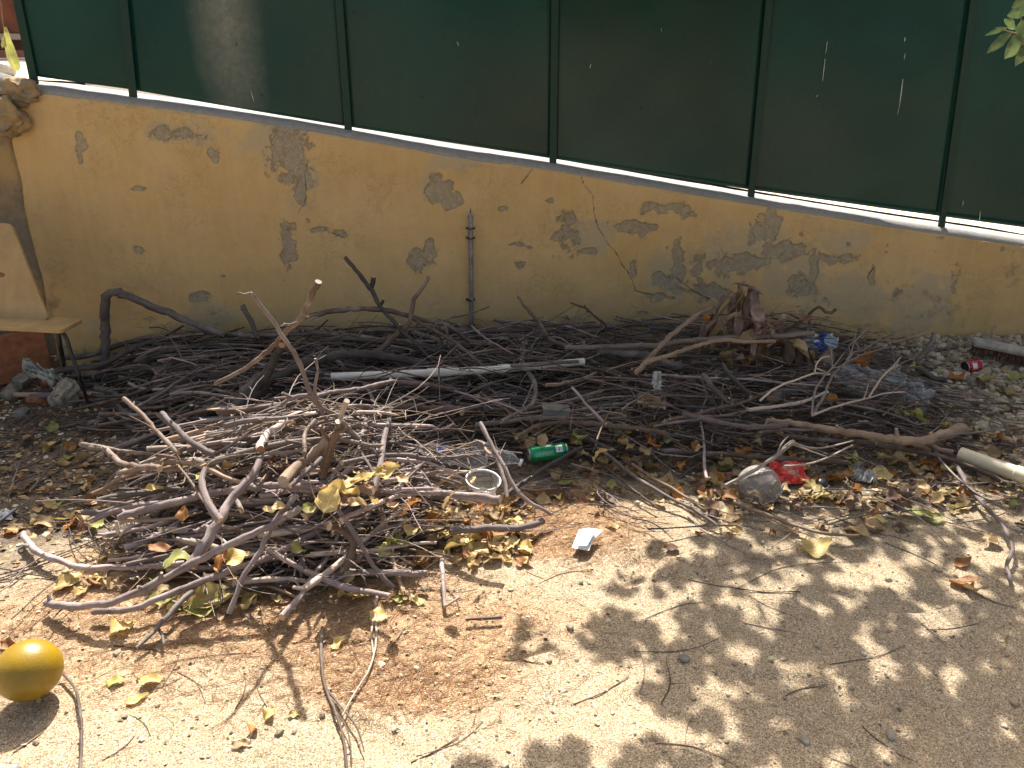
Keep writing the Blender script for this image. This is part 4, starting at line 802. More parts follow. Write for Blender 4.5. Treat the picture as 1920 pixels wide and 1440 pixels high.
def random_sticks(fn, sampler, count, rng, group, tones):
    made = 0; tries = 0
    while made < count and tries < count * 12:
        tries += 1
        x, y, th, L, r, frac = sampler(rng)
        if hf1(fn, x, y) < 0.03: continue
        curv = rng.gauss(0, 0.35 if fn is hback else 0.2); fork = rng.choice((0, 0, 0, 1, 2)); mat = rng.choices([t[0] for t in tones], [t[1] for t in tones])[0]
        mb = MB(); pts = make_stick(fn, x, y, th, L, r, frac, rng, curv, fork, mb, 0)
        m_ = pts[len(pts) // 2][0]; q = proj(m_)
        if any(near_keep(p_[0]) for p_ in pts): continue
        if not (5 < q[0] < 1915): continue
        shape = 'forked' if fork else ('straight' if abs(curv) < 0.18 else 'curved' if abs(curv) < 0.5 else 'strongly bent')
        lab = '%s %s %s stick %s, %s' % (size_word(r), shape, TONE[mat], slope_word(pts[0][0], pts[-1][0]), where(*q))
        if len(lab.split()) > 16 or not uniq(lab): continue
        o = mb.build('stick', [M[mat], M['cut']], loc=pts[0][0]); tag(o, lab, 'stick', group); made += 1
    return made
def s_back(rng):
    x = rng.uniform(-2.15, 2.35); x = x if rng.random() < 0.75 else rng.uniform(-2.1, 0.6); d = rng.uniform(0.08, 1.35); y = wall_y(x) - d
    thick = rng.random() ** 1.7
    r = (0.0042 + 0.0115 * thick) * (1.0 if x < 0.3 else 0.62); L = rng.uniform(0.35, 1.25) * (0.7 + 0.6 * thick)
    th = rng.gauss(0.03, 0.38) if rng.random() < 0.74 else rng.uniform(-1.5, 1.5)
    return x, y, th, L, r, rng.uniform(0.6, 1.08)
def s_front(rng):
    a = rng.uniform(0, 6.283); q = rng.random() ** 0.5; x = -0.78 + 0.52 * q * math.cos(a); y = 2.37 + 0.40 * q * math.sin(a)
    thick = rng.random() ** 1.2; r = 0.0044 + 0.0098 * thick; L = rng.uniform(0.20, 0.62)
    th = rng.gauss(0.12, 0.24) if rng.random() < 0.78 else rng.uniform(-1.5, 1.5)
    return x, y, th, L, r, rng.uniform(0.45, 1.03)
random_sticks(hback, s_back, 140, random.Random(21), 'loose sticks of the back pile along the wall', [('bark_grey', 5), ('bark_mauve', 3), ('bark_brown', 3), ('bark_tan', .6)])
random_sticks(hfront, s_front, 95, random.Random(33), 'loose sticks of the sunlit front pile', [('bark_mauve', 6), ('bark_grey', 1), ('bark_brown', 1.2), ('bark_tan', 1.2), ('bark_pale', 2.6)])  # extra share of pale bark stands in for sun sheen on top

def brush(name, fn, sampler, count, rng, tones, lab):
    mb = MB()
    for _ in range(count):
        x, y, th, L, r, frac = sampler(rng)
        if hf1(fn, x, y) < 0.015: continue
        if near_keep(Vector((x, y, .1))): continue
        frac = rng.uniform(0.02, 0.92) if rng.random() < 0.9 else rng.uniform(0.9, 1.05)
        make_stick(fn, x, y, th, L * 0.55, r * rng.uniform(0.22, 0.75), frac, rng, rng.gauss(0, 0.7), rng.choice((0, 0, 1, 2)), mb, rng.choices((0, 2, 3, 4), tones)[0], seg=0.055, n=5, rough=0.0, rnd=rng.random() * (0.35 + 0.65 * frac))  # deeper twigs get darker bark: shade of the gaps put into the colour
    o = mb.build(name, [M['bark_grey'], M['cut'], M['bark_mauve'], M['bark_brown'], M['bark_tan']]); tag(o, lab, 'brushwood', kind='stuff')
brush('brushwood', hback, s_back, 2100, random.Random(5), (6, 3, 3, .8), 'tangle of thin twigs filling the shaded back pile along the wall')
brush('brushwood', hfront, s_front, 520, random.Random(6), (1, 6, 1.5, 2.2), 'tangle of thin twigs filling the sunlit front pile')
def sprigs(name, fn, sampler, count, rng, mats, lab):
    mb = MB()
    for _ in range(count):
        x, y, th, L, r, frac = sampler(rng); h = hf1(fn, x, y)
        if h < .05: continue
        th = rng.uniform(0, 6.28) if rng.random() < .6 else th; el = abs(rng.gauss(0, .28)); L = rng.uniform(.12, .42); r = rng.uniform(.0010, .0028); a = th; P = []; p = Vector((x, y, h * rng.uniform(.6, 1.0))); c = rng.gauss(0, .9)
        for i in range(7):
            P.append((Vector((p.x, min(p.y, wall_y(p.x) - .03), max(p.z, .012))), r * (1.15 - .1 * i))); p = p + Vector((math.cos(a) * math.cos(el), math.sin(a) * math.cos(el), math.sin(el))) * L / 6; a += c / 6 + rng.gauss(0, .12); el -= rng.uniform(0, .12)
        mi = rng.choice(range(len(mats))); tube(mb, P, 5, mi, rnd=rng.random(), rough=.1, rng=rng)
        for k in range(rng.choice((0, 1, 2, 3))):
            q, rr = P[rng.randrange(1, 6)]; b = a + rng.choice((-1, 1)) * rng.uniform(.4, 1.1); l2 = L * rng.uniform(.12, .35)
            e = q + Vector((math.cos(b), math.sin(b) * .8, rng.uniform(-.1, .6))) * l2; e.y = min(e.y, wall_y(e.x) - .02); e.z = max(e.z, .012); tube(mb, [(q, rr * .8), ((q + e) / 2 + Vector((0, 0, .006)), rr * .65), (e, rr * .4)], 4, mi, rnd=rng.random())
    tag(mb.build(name, [M[k] for k in mats]), lab, 'brushwood', kind='stuff')
sprigs('brushwood', hback, s_back, 520, random.Random(71), ['bark_grey', 'bark_brown', 'bark_mauve', 'bark_tan'], 'fine bare sprigs poking up all over the back pile')
sprigs('brushwood', hfront, s_front, 190, random.Random(72), ['bark_mauve', 'bark_pale', 'bark_tan', 'bark_mauve'], 'fine bare sprigs poking up all over the front pile')
def s_right(rng):
    x = rng.uniform(0.0, 2.6); y = rng.uniform(2.3, 3.1); return x, y, rng.gauss(-0.1, 0.5), rng.uniform(0.2, 0.7), 0.0025 + 0.003 * rng.random(), 1.0
flat = lambda x, y: np.full(np.shape(x), 0.012) + 0.03
mb = MB(); rng = random.Random(9)
for _ in range(150):
    x, y, th, L, r, f = s_right(rng); make_stick(lambda a, b: np.array(0.01), x, y, th, L * .6, r * .6, 1.0, rng, rng.gauss(0, .6), rng.choice((0, 1)), mb, rng.choice((0, 2, 3)), seg=.05, n=5, rough=0)
for _ in range(90):
    x = rng.uniform(-2.3, -1.2); y = rng.uniform(1.9, 3.4); make_stick(lambda a, b: np.array(0.01), x, y, rng.uniform(-3, 3), rng.uniform(.1, .5), .002 + .002 * rng.random(), 1.0, rng, rng.gauss(0, .6), rng.choice((0, 1)), mb, rng.choice((0, 2, 3)), seg=.05, n=5, rough=0)
o = mb.build('twig_litter', [M['bark_grey'], M['cut'], M['bark_mauve'], M['bark_brown'], M['bark_tan']]); tag(o, 'thin twigs scattered over the litter round both piles', 'twigs', kind='stuff')

# individual thin twigs lying on the open sand
rng = random.Random(77); made = 0
SPOT = [(1075, 1315, 1180, 1260), (930, 1225, 1020, 1240), (780, 1410, 905, 1345), (770, 1420, 860, 1375), (1190, 1210, 1350, 1185), (1200, 1290, 1195, 1200), (1240, 1310, 1250, 1230), (1230, 1385, 1390, 1430), (1405, 1110, 1490, 1145), (1395, 1160, 1500, 1175), (1110, 1060, 1010, 1085),
    (985, 1060, 1030, 1080), (1380, 1100, 1600, 1040), (1500, 1100, 1290, 1080), (1740, 1170, 1850, 1150), (1700, 1130, 1780, 1200), (1560, 1410, 1640, 1440), (1620, 1350, 1720, 1410), (300, 1280, 340, 1190), (440, 1320, 460, 1270), (490, 1230, 500, 1320), (330, 1250, 380, 1300), (260, 1290, 340, 1260),
    (210, 1200, 330, 1215), (470, 1220, 300, 1235), (550, 1130, 520, 1230), (720, 1270, 790, 1250), (1730, 960, 1860, 990), (1600, 930, 1760, 900), (1660, 1010, 1780, 1060), (1830, 1100, 1910, 1130), (980, 1000, 1080, 960), (1120, 930, 1230, 985), (1210, 890, 1330, 990), (1290, 960, 1420, 1040), (1140, 880, 1240, 930),
    (40, 1180, 130, 1100), (20, 1400, 80, 1360), (190, 1420, 250, 1370), (280, 1370, 240, 1330), (1300, 1330, 1290, 1400), (1470, 1290, 1560, 1270), (1560, 1230, 1700, 1200), (1210, 1150, 1320, 1120), (860, 1130, 830, 1090), (760, 1170, 730, 1210)]
for (ax, ay, bx, by) in SPOT:
    a = G(ax, ay, .006); b = G(bx, by, .006); mb = MB(); r = rng.uniform(.0009, .0019); mid = (a + b) / 2; d = b - a; nrm = Vector((-d.y, d.x, 0)) * rng.uniform(-.13, .13)
    P = [(a, r), (a.lerp(b, .3) + nrm * .8, r), (mid + nrm + Vector((0, 0, .004)), r), (a.lerp(b, .75) + nrm * .7, r * .9), (b, r * .6)]
    P = [(Vector((p.x, p.y, gz1(p.x, p.y) + r + .001)), q) for p, q in P]
    rnd = rng.random(); tube(mb, spline(P, .02), 5, 0, 0, rnd, .1, rng)
    if rng.random() < .5:
        e = P[2][0]; tube(mb, [(e, r * .8), (e + Vector((rng.uniform(-.05, .05), rng.uniform(-.04, .04), .004)), r * .4)], 5, 0, 0, rnd, 0, rng)
    mat = rng.choice(['bark_brown', 'bark_tan', 'bark_brown', 'bark_mauve']); q = proj(P[2][0])
    bent = 'straight' if nrm.length < .05 * d.length else 'curved'
    lab = 'hair-thin %s %s twig on the ground %s, %s' % (bent, TONE[mat], slope_word(a, b), where(*q))
    if len(lab.split()) > 16: lab = lab.replace(' on the ground', '')
    if not uniq(lab): lab = lab.replace('hair-thin', 'very thin'); uniq(lab)
    tag(mb.build('twig', [M[mat]], loc=P[0][0]), lab, 'twig', 'thin twigs lying on the open ground')

# ------------------------------------------------------------------ leaves
def leaf_mesh(mb, c, L, Wd, rot, rng, curl=0.5, mat=0, petiole=True):
    nu, nv = 5, 11; vs = []; fs = []; uv = []; k1 = rng.uniform(-1, 1) * curl; k2 = rng.uniform(0.2, 1.0) * curl; wv = rng.uniform(.04, .16) * L; ph = rng.uniform(0, 6); tw = rng.uniform(-.5, .5) * curl
    ca = k1 * 2.2; asym = rng.uniform(-.12, .12)
    for j in range(nv):
        t = j / (nv - 1); wd = Wd * (math.sin(math.pi * t ** 0.8) ** 0.85) * (1 - 0.25 * t) * (1 + .10 * math.sin(t * 17 + ph)) * .62 + (0.0004)
        ang = ca * (t - .5); x = (math.sin(ang) / ca if abs(ca) > .05 else (t - .5)) * L; z0 = ((1 - math.cos(ang)) / ca if abs(ca) > .05 else 0) * L
        for i in range(nu):
            u = i / (nu - 1) * 2 - 1; y = u * wd * (1 + asym * u); z = z0 + k2 * abs(u) ** 1.6 * wd * .9 + wv * math.sin(t * 9 + u * 2.5 + ph) * abs(u) + tw * u * wd * (t - .5) * 2
            vs.append(Vector((x, y, z)))
    for j in range(nv - 1):
        for i in range(nu - 1):
            a = j * nu + i; fs.append((a, a + 1, a + nu + 1, a + nu)); uv.append([(i / 4, j / 10), ((i + 1) / 4, j / 10), ((i + 1) / 4, (j + 1) / 10), (i / 4, (j + 1) / 10)])
    R3 = rot.to_matrix(); rnd = rng.random()
    lo = min((R3 @ v).z for v in vs)
    vs = [Vector(c) + R3 @ v - Vector((0, 0, lo if c.z < 0.06 else lo * .5)) for v in vs]
    mb.add(vs, fs, mat, rnd, uv)
    if petiole:
        p0 = vs[2]; d = (vs[2] - vs[2 + nu]).normalized(); tube(mb, [(p0, .0011), (p0 + d * L * .12, .001), (p0 + d * L * .25 + Vector((0, 0, .002)), .0008)], 4, mat, mat, rnd)
    return vs
LT = {'leaf_yellow': 'pale yellow', 'leaf_green': 'yellow-green', 'leaf_tan': 'tan', 'leaf_orange': 'orange-brown', 'leaf_brown': 'dark brown'}
def place_leaf(px, py, mat, Lpx, z, rng, ang=None, group='dry leaves strewn over the ground and the piles', tries=4):
    p = G(px, py, z); L = Lpx / F * depth(p); a = rng.uniform(0, 6.28) if ang is None else ang
    if z < .05: p.z = gz1(p.x, p.y) + .002
    mb = MB(); curl = rng.uniform(.3, 1.0); vs = leaf_mesh(mb, p, L, L * rng.uniform(.42, .7), Euler((rng.gauss(0, .22 if z < .05 else .5), rng.gauss(0, .2 if z < .05 else .4), a)), rng, curl)
    size = 'tiny' if L < .035 else 'small' if L < .055 else 'broad' if L < .085 else 'large'; sw = slope_word(vs[2], vs[-3]) if Lpx > 45 else ('curled' if curl > .65 else 'flat')
    lab = '%s %s leaf %s, %s' % (size, LT[mat], sw, where(px, py))
    if lab in USED: lab = '%s %s leaf %s, %s' % (size, LT[mat], rng.choice(['with crinkled edge', 'slightly folded', 'partly tucked under']) if False else 'half hidden', where(px, py)) if False else lab
    if not uniq(lab): return False
    tag(mb.build('leaf', [M[mat]], loc=p), lab, 'leaf', group); return True
rng = random.Random(101)
for (px, py, mat, Lp, z, ang) in [(400, 1120, 'leaf_yellow', 95, .012, .3), (375, 1135, 'leaf_green', 75, .02, .2), (440, 1105, 'leaf_yellow', 70, .015, -.4), (470, 1120, 'leaf_yellow', 60, .012, 1.2), (300, 1110, 'leaf_green', 55, .03, .6), (333, 1052, 'leaf_green', 60, .1, .6), (420, 1058, 'leaf_orange', 55, .1, .1), (445, 1050, 'leaf_yellow', 50, .12, .3),
    (230, 1170, 'leaf_yellow', 50, .01, 1.1), (130, 1085, 'leaf_yellow', 55, .01, .9), (180, 1080, 'leaf_orange', 40, .02, .4), (120, 1090, 'leaf_tan', 45, .01, 1.4), (215, 1273, 'leaf_green', 34, .006, .4), (282, 1270, 'leaf_yellow', 45, .006, .5), (257, 1303, 'leaf_yellow', 42, .006, .7), (475, 1362, 'leaf_orange', 26, .01, 1.5), (452, 1392, 'leaf_tan', 34, .006, .3), (506, 1338, 'leaf_yellow', 30, .006, 1.3), (553, 1337, 'leaf_yellow', 26, .006, .2),
    (660, 1105, 'leaf_yellow', 60, .03, -.2), (655, 1090, 'leaf_tan', 40, .05, .5), (708, 1150, 'leaf_yellow', 42, .008, 1.5), (635, 1205, 'leaf_yellow', 34, .006, 1.0), (580, 955, 'leaf_green', 34, .28, .9), (620, 945, 'leaf_yellow', 58, .30, 1.1), (645, 928, 'leaf_yellow', 66, .30, .5), (675, 905, 'leaf_yellow', 66, .31, .35), (700, 893, 'leaf_yellow', 55, .31, .2), (732, 888, 'leaf_yellow', 42, .30, .3), (612, 925, 'leaf_orange', 42, .31, 1.4), (690, 915, 'leaf_orange', 38, .3, 1.2),
    (562, 1035, 'leaf_green', 42, .12, 1.2), (770, 958, 'leaf_orange', 48, .16, .1), (745, 1030, 'leaf_green', 50, .06, -.1), (722, 1035, 'leaf_green', 40, .07, 1.1), (772, 995, 'leaf_yellow', 40, .1, 1.3), (815, 985, 'leaf_orange', 45, .05, -.3), (835, 965, 'leaf_tan', 55, .07, .1), (905, 955, 'leaf_orange', 45, .05, 1.2), (918, 968, 'leaf_yellow', 40, .04, .2), (870, 1000, 'leaf_yellow', 60, .03, .4), (855, 1020, 'leaf_yellow', 55, .015, .3), (900, 1015, 'leaf_yellow', 58, .02, 1.0), (880, 1035, 'leaf_orange', 45, .01, .2), (930, 990, 'leaf_orange', 50, .03, 1.3), (940, 1010, 'leaf_yellow', 55, .015, 1.0), (820, 1035, 'leaf_yellow', 45, .012, .6), (790, 1050, 'leaf_tan', 40, .012, .1), (946, 1030, 'leaf_tan', 34, .01, 1.4), (965, 965, 'leaf_yellow', 42, .02, -.4),
    (985, 935, 'leaf_orange', 35, .015, .3), (1062, 898, 'leaf_green', 34, .012, -.5), (1018, 830, 'leaf_tan', 30, .12, 1.1), (1080, 832, 'leaf_orange', 30, .05, 1.0), (990, 835, 'leaf_tan', 40, .05, .4), (1052, 820, 'leaf_tan', 36, .06, .1), (1095, 875, 'leaf_tan', 42, .012, .2), (1187, 885, 'leaf_tan', 50, .012, -.6), (1150, 870, 'leaf_tan', 34, .012, -.8), (1250, 893, 'leaf_tan', 45, .012, 1.0), (1210, 850, 'leaf_tan', 36, .05, 1.3), (1340, 885, 'leaf_orange', 50, .012, -.4), (1395, 848, 'leaf_orange', 34, .06, 0), (1358, 868, 'leaf_green', 40, .012, .3), (1370, 930, 'leaf_orange', 40, .01, -.7),
    (1525, 900, 'leaf_yellow', 45, .03, -.6), (1545, 925, 'leaf_yellow', 50, .012, 0), (1560, 885, 'leaf_orange', 55, .03, .1), (1590, 880, 'leaf_orange', 50, .03, -.2), (1650, 890, 'leaf_yellow', 50, .012, -.1), (1610, 870, 'leaf_tan', 40, .02, .2), (1690, 865, 'leaf_tan', 50, .012, 0), (1660, 858, 'leaf_yellow', 40, .02, -.3), (1780, 875, 'leaf_yellow', 34, .01, 0), (1745, 865, 'leaf_orange', 46, .012, .3), (1812, 920, 'leaf_orange', 34, .01, -1.0), (1808, 935, 'leaf_tan', 46, .01, -.5), (1720, 960, 'leaf_green', 60, .008, -.2), (1755, 965, 'leaf_green', 46, .008, .3), (1675, 928, 'leaf_tan', 42, .01, -.3), (1535, 1022, 'leaf_yellow', 64, .008, .2), (1810, 1085, 'leaf_orange', 60, .008, .1), (1830, 1100, 'leaf_tan', 42, .008, -.6), (1610, 995, 'leaf_tan', 50, .008, -.9), (1640, 985, 'leaf_tan', 46, .008, .1),
    (1630, 675, 'leaf_orange', 50, .16, .8), (1612, 690, 'leaf_orange', 42, .18, .2), (1560, 752, 'leaf_orange', 34, .14, 1.3), (1220, 755, 'leaf_tan', 42, .20, .2), (1700, 780, 'leaf_green', 50, .06, -.1), (1720, 800, 'leaf_green', 50, .05, .1), (1790, 765, 'leaf_green', 46, .02, .1), (1775, 775, 'leaf_green', 34, .02, 1.0), (1795, 710, 'leaf_orange', 36, .02, .3), (1905, 715, 'leaf_green', 34, .01, .4), (1880, 700, 'leaf_tan', 30, .01, .4),
    (130, 855, 'leaf_green', 30, .01, .5), (165, 870, 'leaf_tan', 36, .01, .2), (290, 918, 'leaf_yellow', 34, .2, .3), (30, 985, 'leaf_tan', 40, .01, .3), (85, 980, 'leaf_tan', 44, .01, -.2), (55, 1010, 'leaf_yellow', 30, .01, .2), (15, 1200, 'leaf_orange', 40, .01, -.3), (90, 1000, 'leaf_tan', 30, .01, .8), (300, 1030, 'leaf_orange', 45, .10, .3), (210, 1035, 'leaf_tan', 35, .04, .6), (1640, 960, 'leaf_red' if False else 'leaf_orange', 28, .008, 1.0), (1150, 975, 'leaf_tan', 30, .008, .3)]:
    place_leaf(px, py, mat, Lp, z, rng, ang)
ZN = [((1000, 1800, 850, 935), 54, .012), ((780, 990, 940, 1040), 26, .03), ((600, 760, 870, 960), 12, .3), ((600, 990, 940, 1050), 12, .03), ((160, 560, 1020, 1150), 22, .02), ((10, 230, 830, 1000), 16, .01), ((1700, 1915, 740, 950), 22, .012), ((980, 1350, 810, 860), 16, .06), ((1100, 1900, 940, 1060), 6, .008), ((300, 900, 800, 1000), 10, .27)]
for (x0, x1, y0, y1), cnt, z in ZN:
    k = 0; t = 0
    while k < cnt and t < cnt * 8:
        t += 1; px = rng.uniform(x0, x1); py = rng.uniform(y0, y1)
        if place_leaf(px, py, rng.choices(['leaf_yellow', 'leaf_green', 'leaf_tan', 'leaf_orange', 'leaf_brown'], [1.6, .4, 5, 1.6, 3])[0], rng.uniform(20, 46), z, rng): k += 1

# the litter of leaves beyond the three hundred large ones
rng = random.Random(404); mbs = {k: MB() for k in LT}; LB = MB(); keys = list(LT)
for (x0, x1, y0, y1), cnt, z, wts in [((960, 1900, 800, 935), 270, .012, [.7, .3, 5, 1.2, 4]), ((1650, 1915, 700, 960), 60, .012, [1.5, 1, 4, 1, 2]), ((790, 1000, 930, 1045), 70, .02, [4, .3, 4, 2.5, .5]), ((150, 560, 1040, 1140), 45, .015, [3, 1, 4, 1.5, 1]), ((0, 260, 800, 1010), 60, .01, [.5, .3, 5, 1, 3]), ((600, 780, 1080, 1130), 12, .01, [3, .5, 3, 1, 0]), ((1300, 1700, 920, 1000), 50, .01, [1.5, .3, 5, 1, 2])]:
    for _ in range(cnt):
        px = rng.uniform(x0, x1); py = rng.uniform(y0, y1); p = G(px, py, z)
        if p.y > wall_y(p.x) - .05: continue
        p.z = gz1(p.x, p.y) + .003 + max(0, hf1(hback, p.x, p.y)) * rng.uniform(0, .7); L = rng.uniform(13, 36) / F * depth(p)
        leaf_mesh(LB, p, L, L * rng.uniform(.35, .75), Euler((rng.gauss(0, .3), rng.gauss(0, .3), rng.uniform(0, 6.28))), rng, rng.uniform(.4, 1.1), rng.choices(range(5), wts)[0], petiole=False)
tag(LB.build('leaf_litter', [M[k] for k in keys]), 'mass of small dry leaves lying thick along the edges of both piles', 'leaf litter', kind='stuff')
# crumbs, needles, pebbles: uncountable litter
def in_litter(x, y, rng):
    a = gattr(np.array([[x]]), np.array([[y]]), None); return float(a['litter'][0, 0]), float(a['orange'][0, 0])
nX = NR.uniform(-2.7, 2.9, 60000); nY = NR.uniform(1.25, 4.35, 60000); at = gattr(nX[None], nY[None], None); LI = at['litter'][0]; OR = at['orange'][0]; GZ = gz(nX, nY)
mb = MB(); rng = random.Random(55); cnt = 0
for i in range(0, 40000):
    if cnt > 15000: break
    x, y, g = nX[i], nY[i], GZ[i]
    if y > wall_y(x) - .03: continue
    if rng.random() > max(LI[i] * .9, OR[i] * .5, .03): continue
    cnt += 1; s = rng.uniform(.003, .012) * (1.5 if LI[i] > .5 else .8); a = rng.uniform(0, 6.28); tl = rng.gauss(0, .35); n = rng.choice((4, 5)); vs = []
    for k in range(n):
        b = a + k * 6.283 / n + rng.uniform(-.3, .3); q = s * rng.uniform(.5, 1.2); vs.append((x + math.cos(b) * q, y + math.sin(b) * q * .7, g + .003 + q * math.sin(b) * tl + rng.uniform(0, .002)))
    mb.add(vs, [tuple(range(n))], 0, rng.random(), smooth=False)
tag(mb.build('leaf_crumbs', [M['crumb']]), 'broken leaf crumbs and bark flakes covering the shaded ground round the piles', 'litter', kind='stuff')
mb = MB(); cnt = 0
for i in range(20000, 60000):
    x, y, g = nX[i], nY[i], GZ[i]
    if y > wall_y(x) - .06 or rng.random() > max(OR[i] * .8, LI[i] * .30, .035): continue
    cnt += 1; L = rng.uniform(.02, .06) if rng.random() < .85 else rng.uniform(.06, .14); a = rng.uniform(0, 6.28) if rng.random() < .5 else rng.gauss(.5, .4); r = rng.uniform(.0004, .0009); c = rng.gauss(0, .5); P = []
    nn = 3 if L < .06 else 5
    for k in range(nn + 1):
        t = k / nn; b = a + c * (t - .5); P.append((Vector((x + math.cos(b) * L * (t - .5), y + math.sin(b) * L * (t - .5), g + .0025 + .003 * math.sin(t * 3.1))), r))
    tube(mb, P, 3, 0, 0, rng.random(), cap=False)
for _ in range(5200):
    e = rng.choices([(-.75, 1.84, .85, .30), (.12, 2.42, .38, .22), (-.30, 1.62, .32, .15), (.35, 2.2, .3, .12)], [5, 1.6, 1.6, .8])[0]; x = rng.gauss(e[0], e[2] * .55); y = rng.gauss(e[1], e[3] * .55)
    L = rng.uniform(.015, .055); a = rng.gauss(.3, .6) if rng.random() < .6 else rng.uniform(0, 6.28); r = rng.uniform(.0004, .0008); g = gz1(x, y) + .002; c = rng.gauss(0, .4)
    tube(mb, [(Vector((x + math.cos(a + c * (t - .5)) * L * (t - .5), y + math.sin(a + c * (t - .5)) * L * (t - .5), g + .003 * math.sin(t * 3.1))), r) for t in (0, .35, .7, 1)], 3, 0, 0, .25 + rng.random() * .55, cap=False)
tag(mb.build('pine_needles', [M['needle']]), 'rust coloured pine needles sprinkled over the sand in front of the pile', 'pine needles', kind='stuff')
tb = {}
def pebbles(name, n, reg, s0, s1, label, cat, rng, mat, dens=None, sub=1):
    mb = MB(); k = 0
    while k < n:
        x = rng.uniform(reg[0], reg[1]); y = rng.uniform(reg[2], reg[3])
        if y > wall_y(x) - .02: continue
        if dens and rng.random() > dens(x, y): k += .2; continue
        k += 1; s = s0 + (s1 - s0) * rng.random() ** 2.5; rockmesh(mb, Vector((x, y, gz1(x, y) + s * .25)), (s * rng.uniform(.7, 1.3), s * rng.uniform(.7, 1.2), s * rng.uniform(.45, .8)), rng, sub, 0, rng.random(), cuts=3)
    tag(mb.build(name, [M[mat]]), label, cat, kind='stuff')
rng = random.Random(61)
pebbles('pebbles', 3200, (-1.6, 2.2, 1.25, 2.8), .0016, .0065, 'tiny pebbles sprinkled over the open sand', 'pebbles', rng, 'rubble')
pebbles('clods', 260, (-1.5, 2.0, 1.25, 2.7), .005, .014, 'small clods of pale earth on the open ground', 'clods', rng, 'rubble')
pebbles('gravel', 2600, (1.35, 3.1, 2.5, 4.4), .009, .034, 'pale gravel and rubble covering the ground in the right corner by the wall', 'gravel', rng, 'rubble', lambda x, y: min(1, max(0, (x - 1.5 - .7 * max(0, 3.5 - y)) * 1.6)))
rng = random.Random(64); k = 0
while k < 46:
    px = rng.uniform(1700, 1915); py = rng.uniform(655, 900); p = G(px, py)
    if p.y > wall_y(p.x) - .05: continue
    s = rng.uniform(.016, .034); dark = rng.random() < .4; shape = rng.choice(['rounded', 'angular', 'flat'])
    lab = '%s %s %s stone %s' % ('small' if s < .024 else 'fist-sized' if False else 'larger', shape, 'brownish' if dark else 'pale', where(px, py))
    if not uniq(lab): 
        if rng.random() < .02: k += 1
        continue
    mb = MB(); rockmesh(mb, Vector((0, 0, 0)), (s * 1.2, s, s * (.4 if shape == 'flat' else .7)), rng, 2, cuts=4 if shape == 'rounded' else 7)
    o = mb.build('stone', M['stone_grey' if dark else 'stone']); o.location = (p.x, p.y, gz1(p.x, p.y) + s * .3); tag(o, lab, 'stone', 'stones among the rubble at the right'); k += 1
for (px, py, s, lab, mt) in [(215 + 1000, 0, 0, '', '')][:0] + [(1068, 1172, .012, 'round pebble at the tip of the tree shade, right of the lone stick', 'stone'), (1283, 1228, .016, 'round brown pebble on dappled sand in the middle right', 'stone_grey'), (1672, 1372, .014, 'pale rounded pebble on shaded sand near the bottom right', 'stone'), (1510, 1380, .013, 'flat white pebble in the tree shade near the bottom', 'stone'), (1668, 1078, .012, 'small white oval pebble right of centre in the dappled light', 'stone'), (790, 1268, .006, 'tiny white pebble on open sand below the lone stick', 'stone'), (1030, 1238, .008, 'grey pebble left of the big tree shade', 'stone_grey'), (1905, 860, .03, 'pale stone behind the cream pipe at the right edge', 'stone')]:
    p = G(px, py); mb = MB(); rockmesh(mb, Vector((0, 0, 0)), (s * 1.2, s, s * .7), rng, 2, cuts=4, flat=False); o = mb.build('stone', M[mt]); o.location = (p.x, p.y, gz1(p.x, p.y) + s * .35); tag(o, lab, 'stone'); USED.add(lab)
for (px, py, sx, sz, mt, lab) in [(122, 752, .085, .085, 'stone', 'biggest pale stone under the chair leg'), (45, 722, .06, .05, 'stone_grey', 'grey stone below the white rag under the chair'), (20, 745, .06, .05, 'stone_grey', 'dark grey stone at the left edge under the chair'), (75, 752, .06, .035, 'terracotta', 'flat reddish brick lump left of the biggest pale stone'), (92, 718, .05, .04, 'terracotta', 'small reddish stone behind the biggest pale stone'),
        (172, 712, .05, .035, 'stone_grey', 'low stone right of the black chair leg'), (165, 740, .035, .02, 'stone', 'small flat stone at the foot of the bent grey pole'), (40, 775, .04, .025, 'stone_grey', 'low rubble stone nearest the viewer under the chair'), (15, 708, .05, .06, 'terracotta', 'reddish rubble lump at the far left under the chair')]:
    p = G(px, py); mb = MB(); rockmesh(mb, Vector((0, 0, 0)), (sx, sx * .8, sz), rng, 3, cuts=8); o = mb.build('stone', M[mt]); o.location = (p.x, p.y, gz1(p.x, p.y) + sz * .6); tag(o, lab, 'stone'); USED.add(lab)
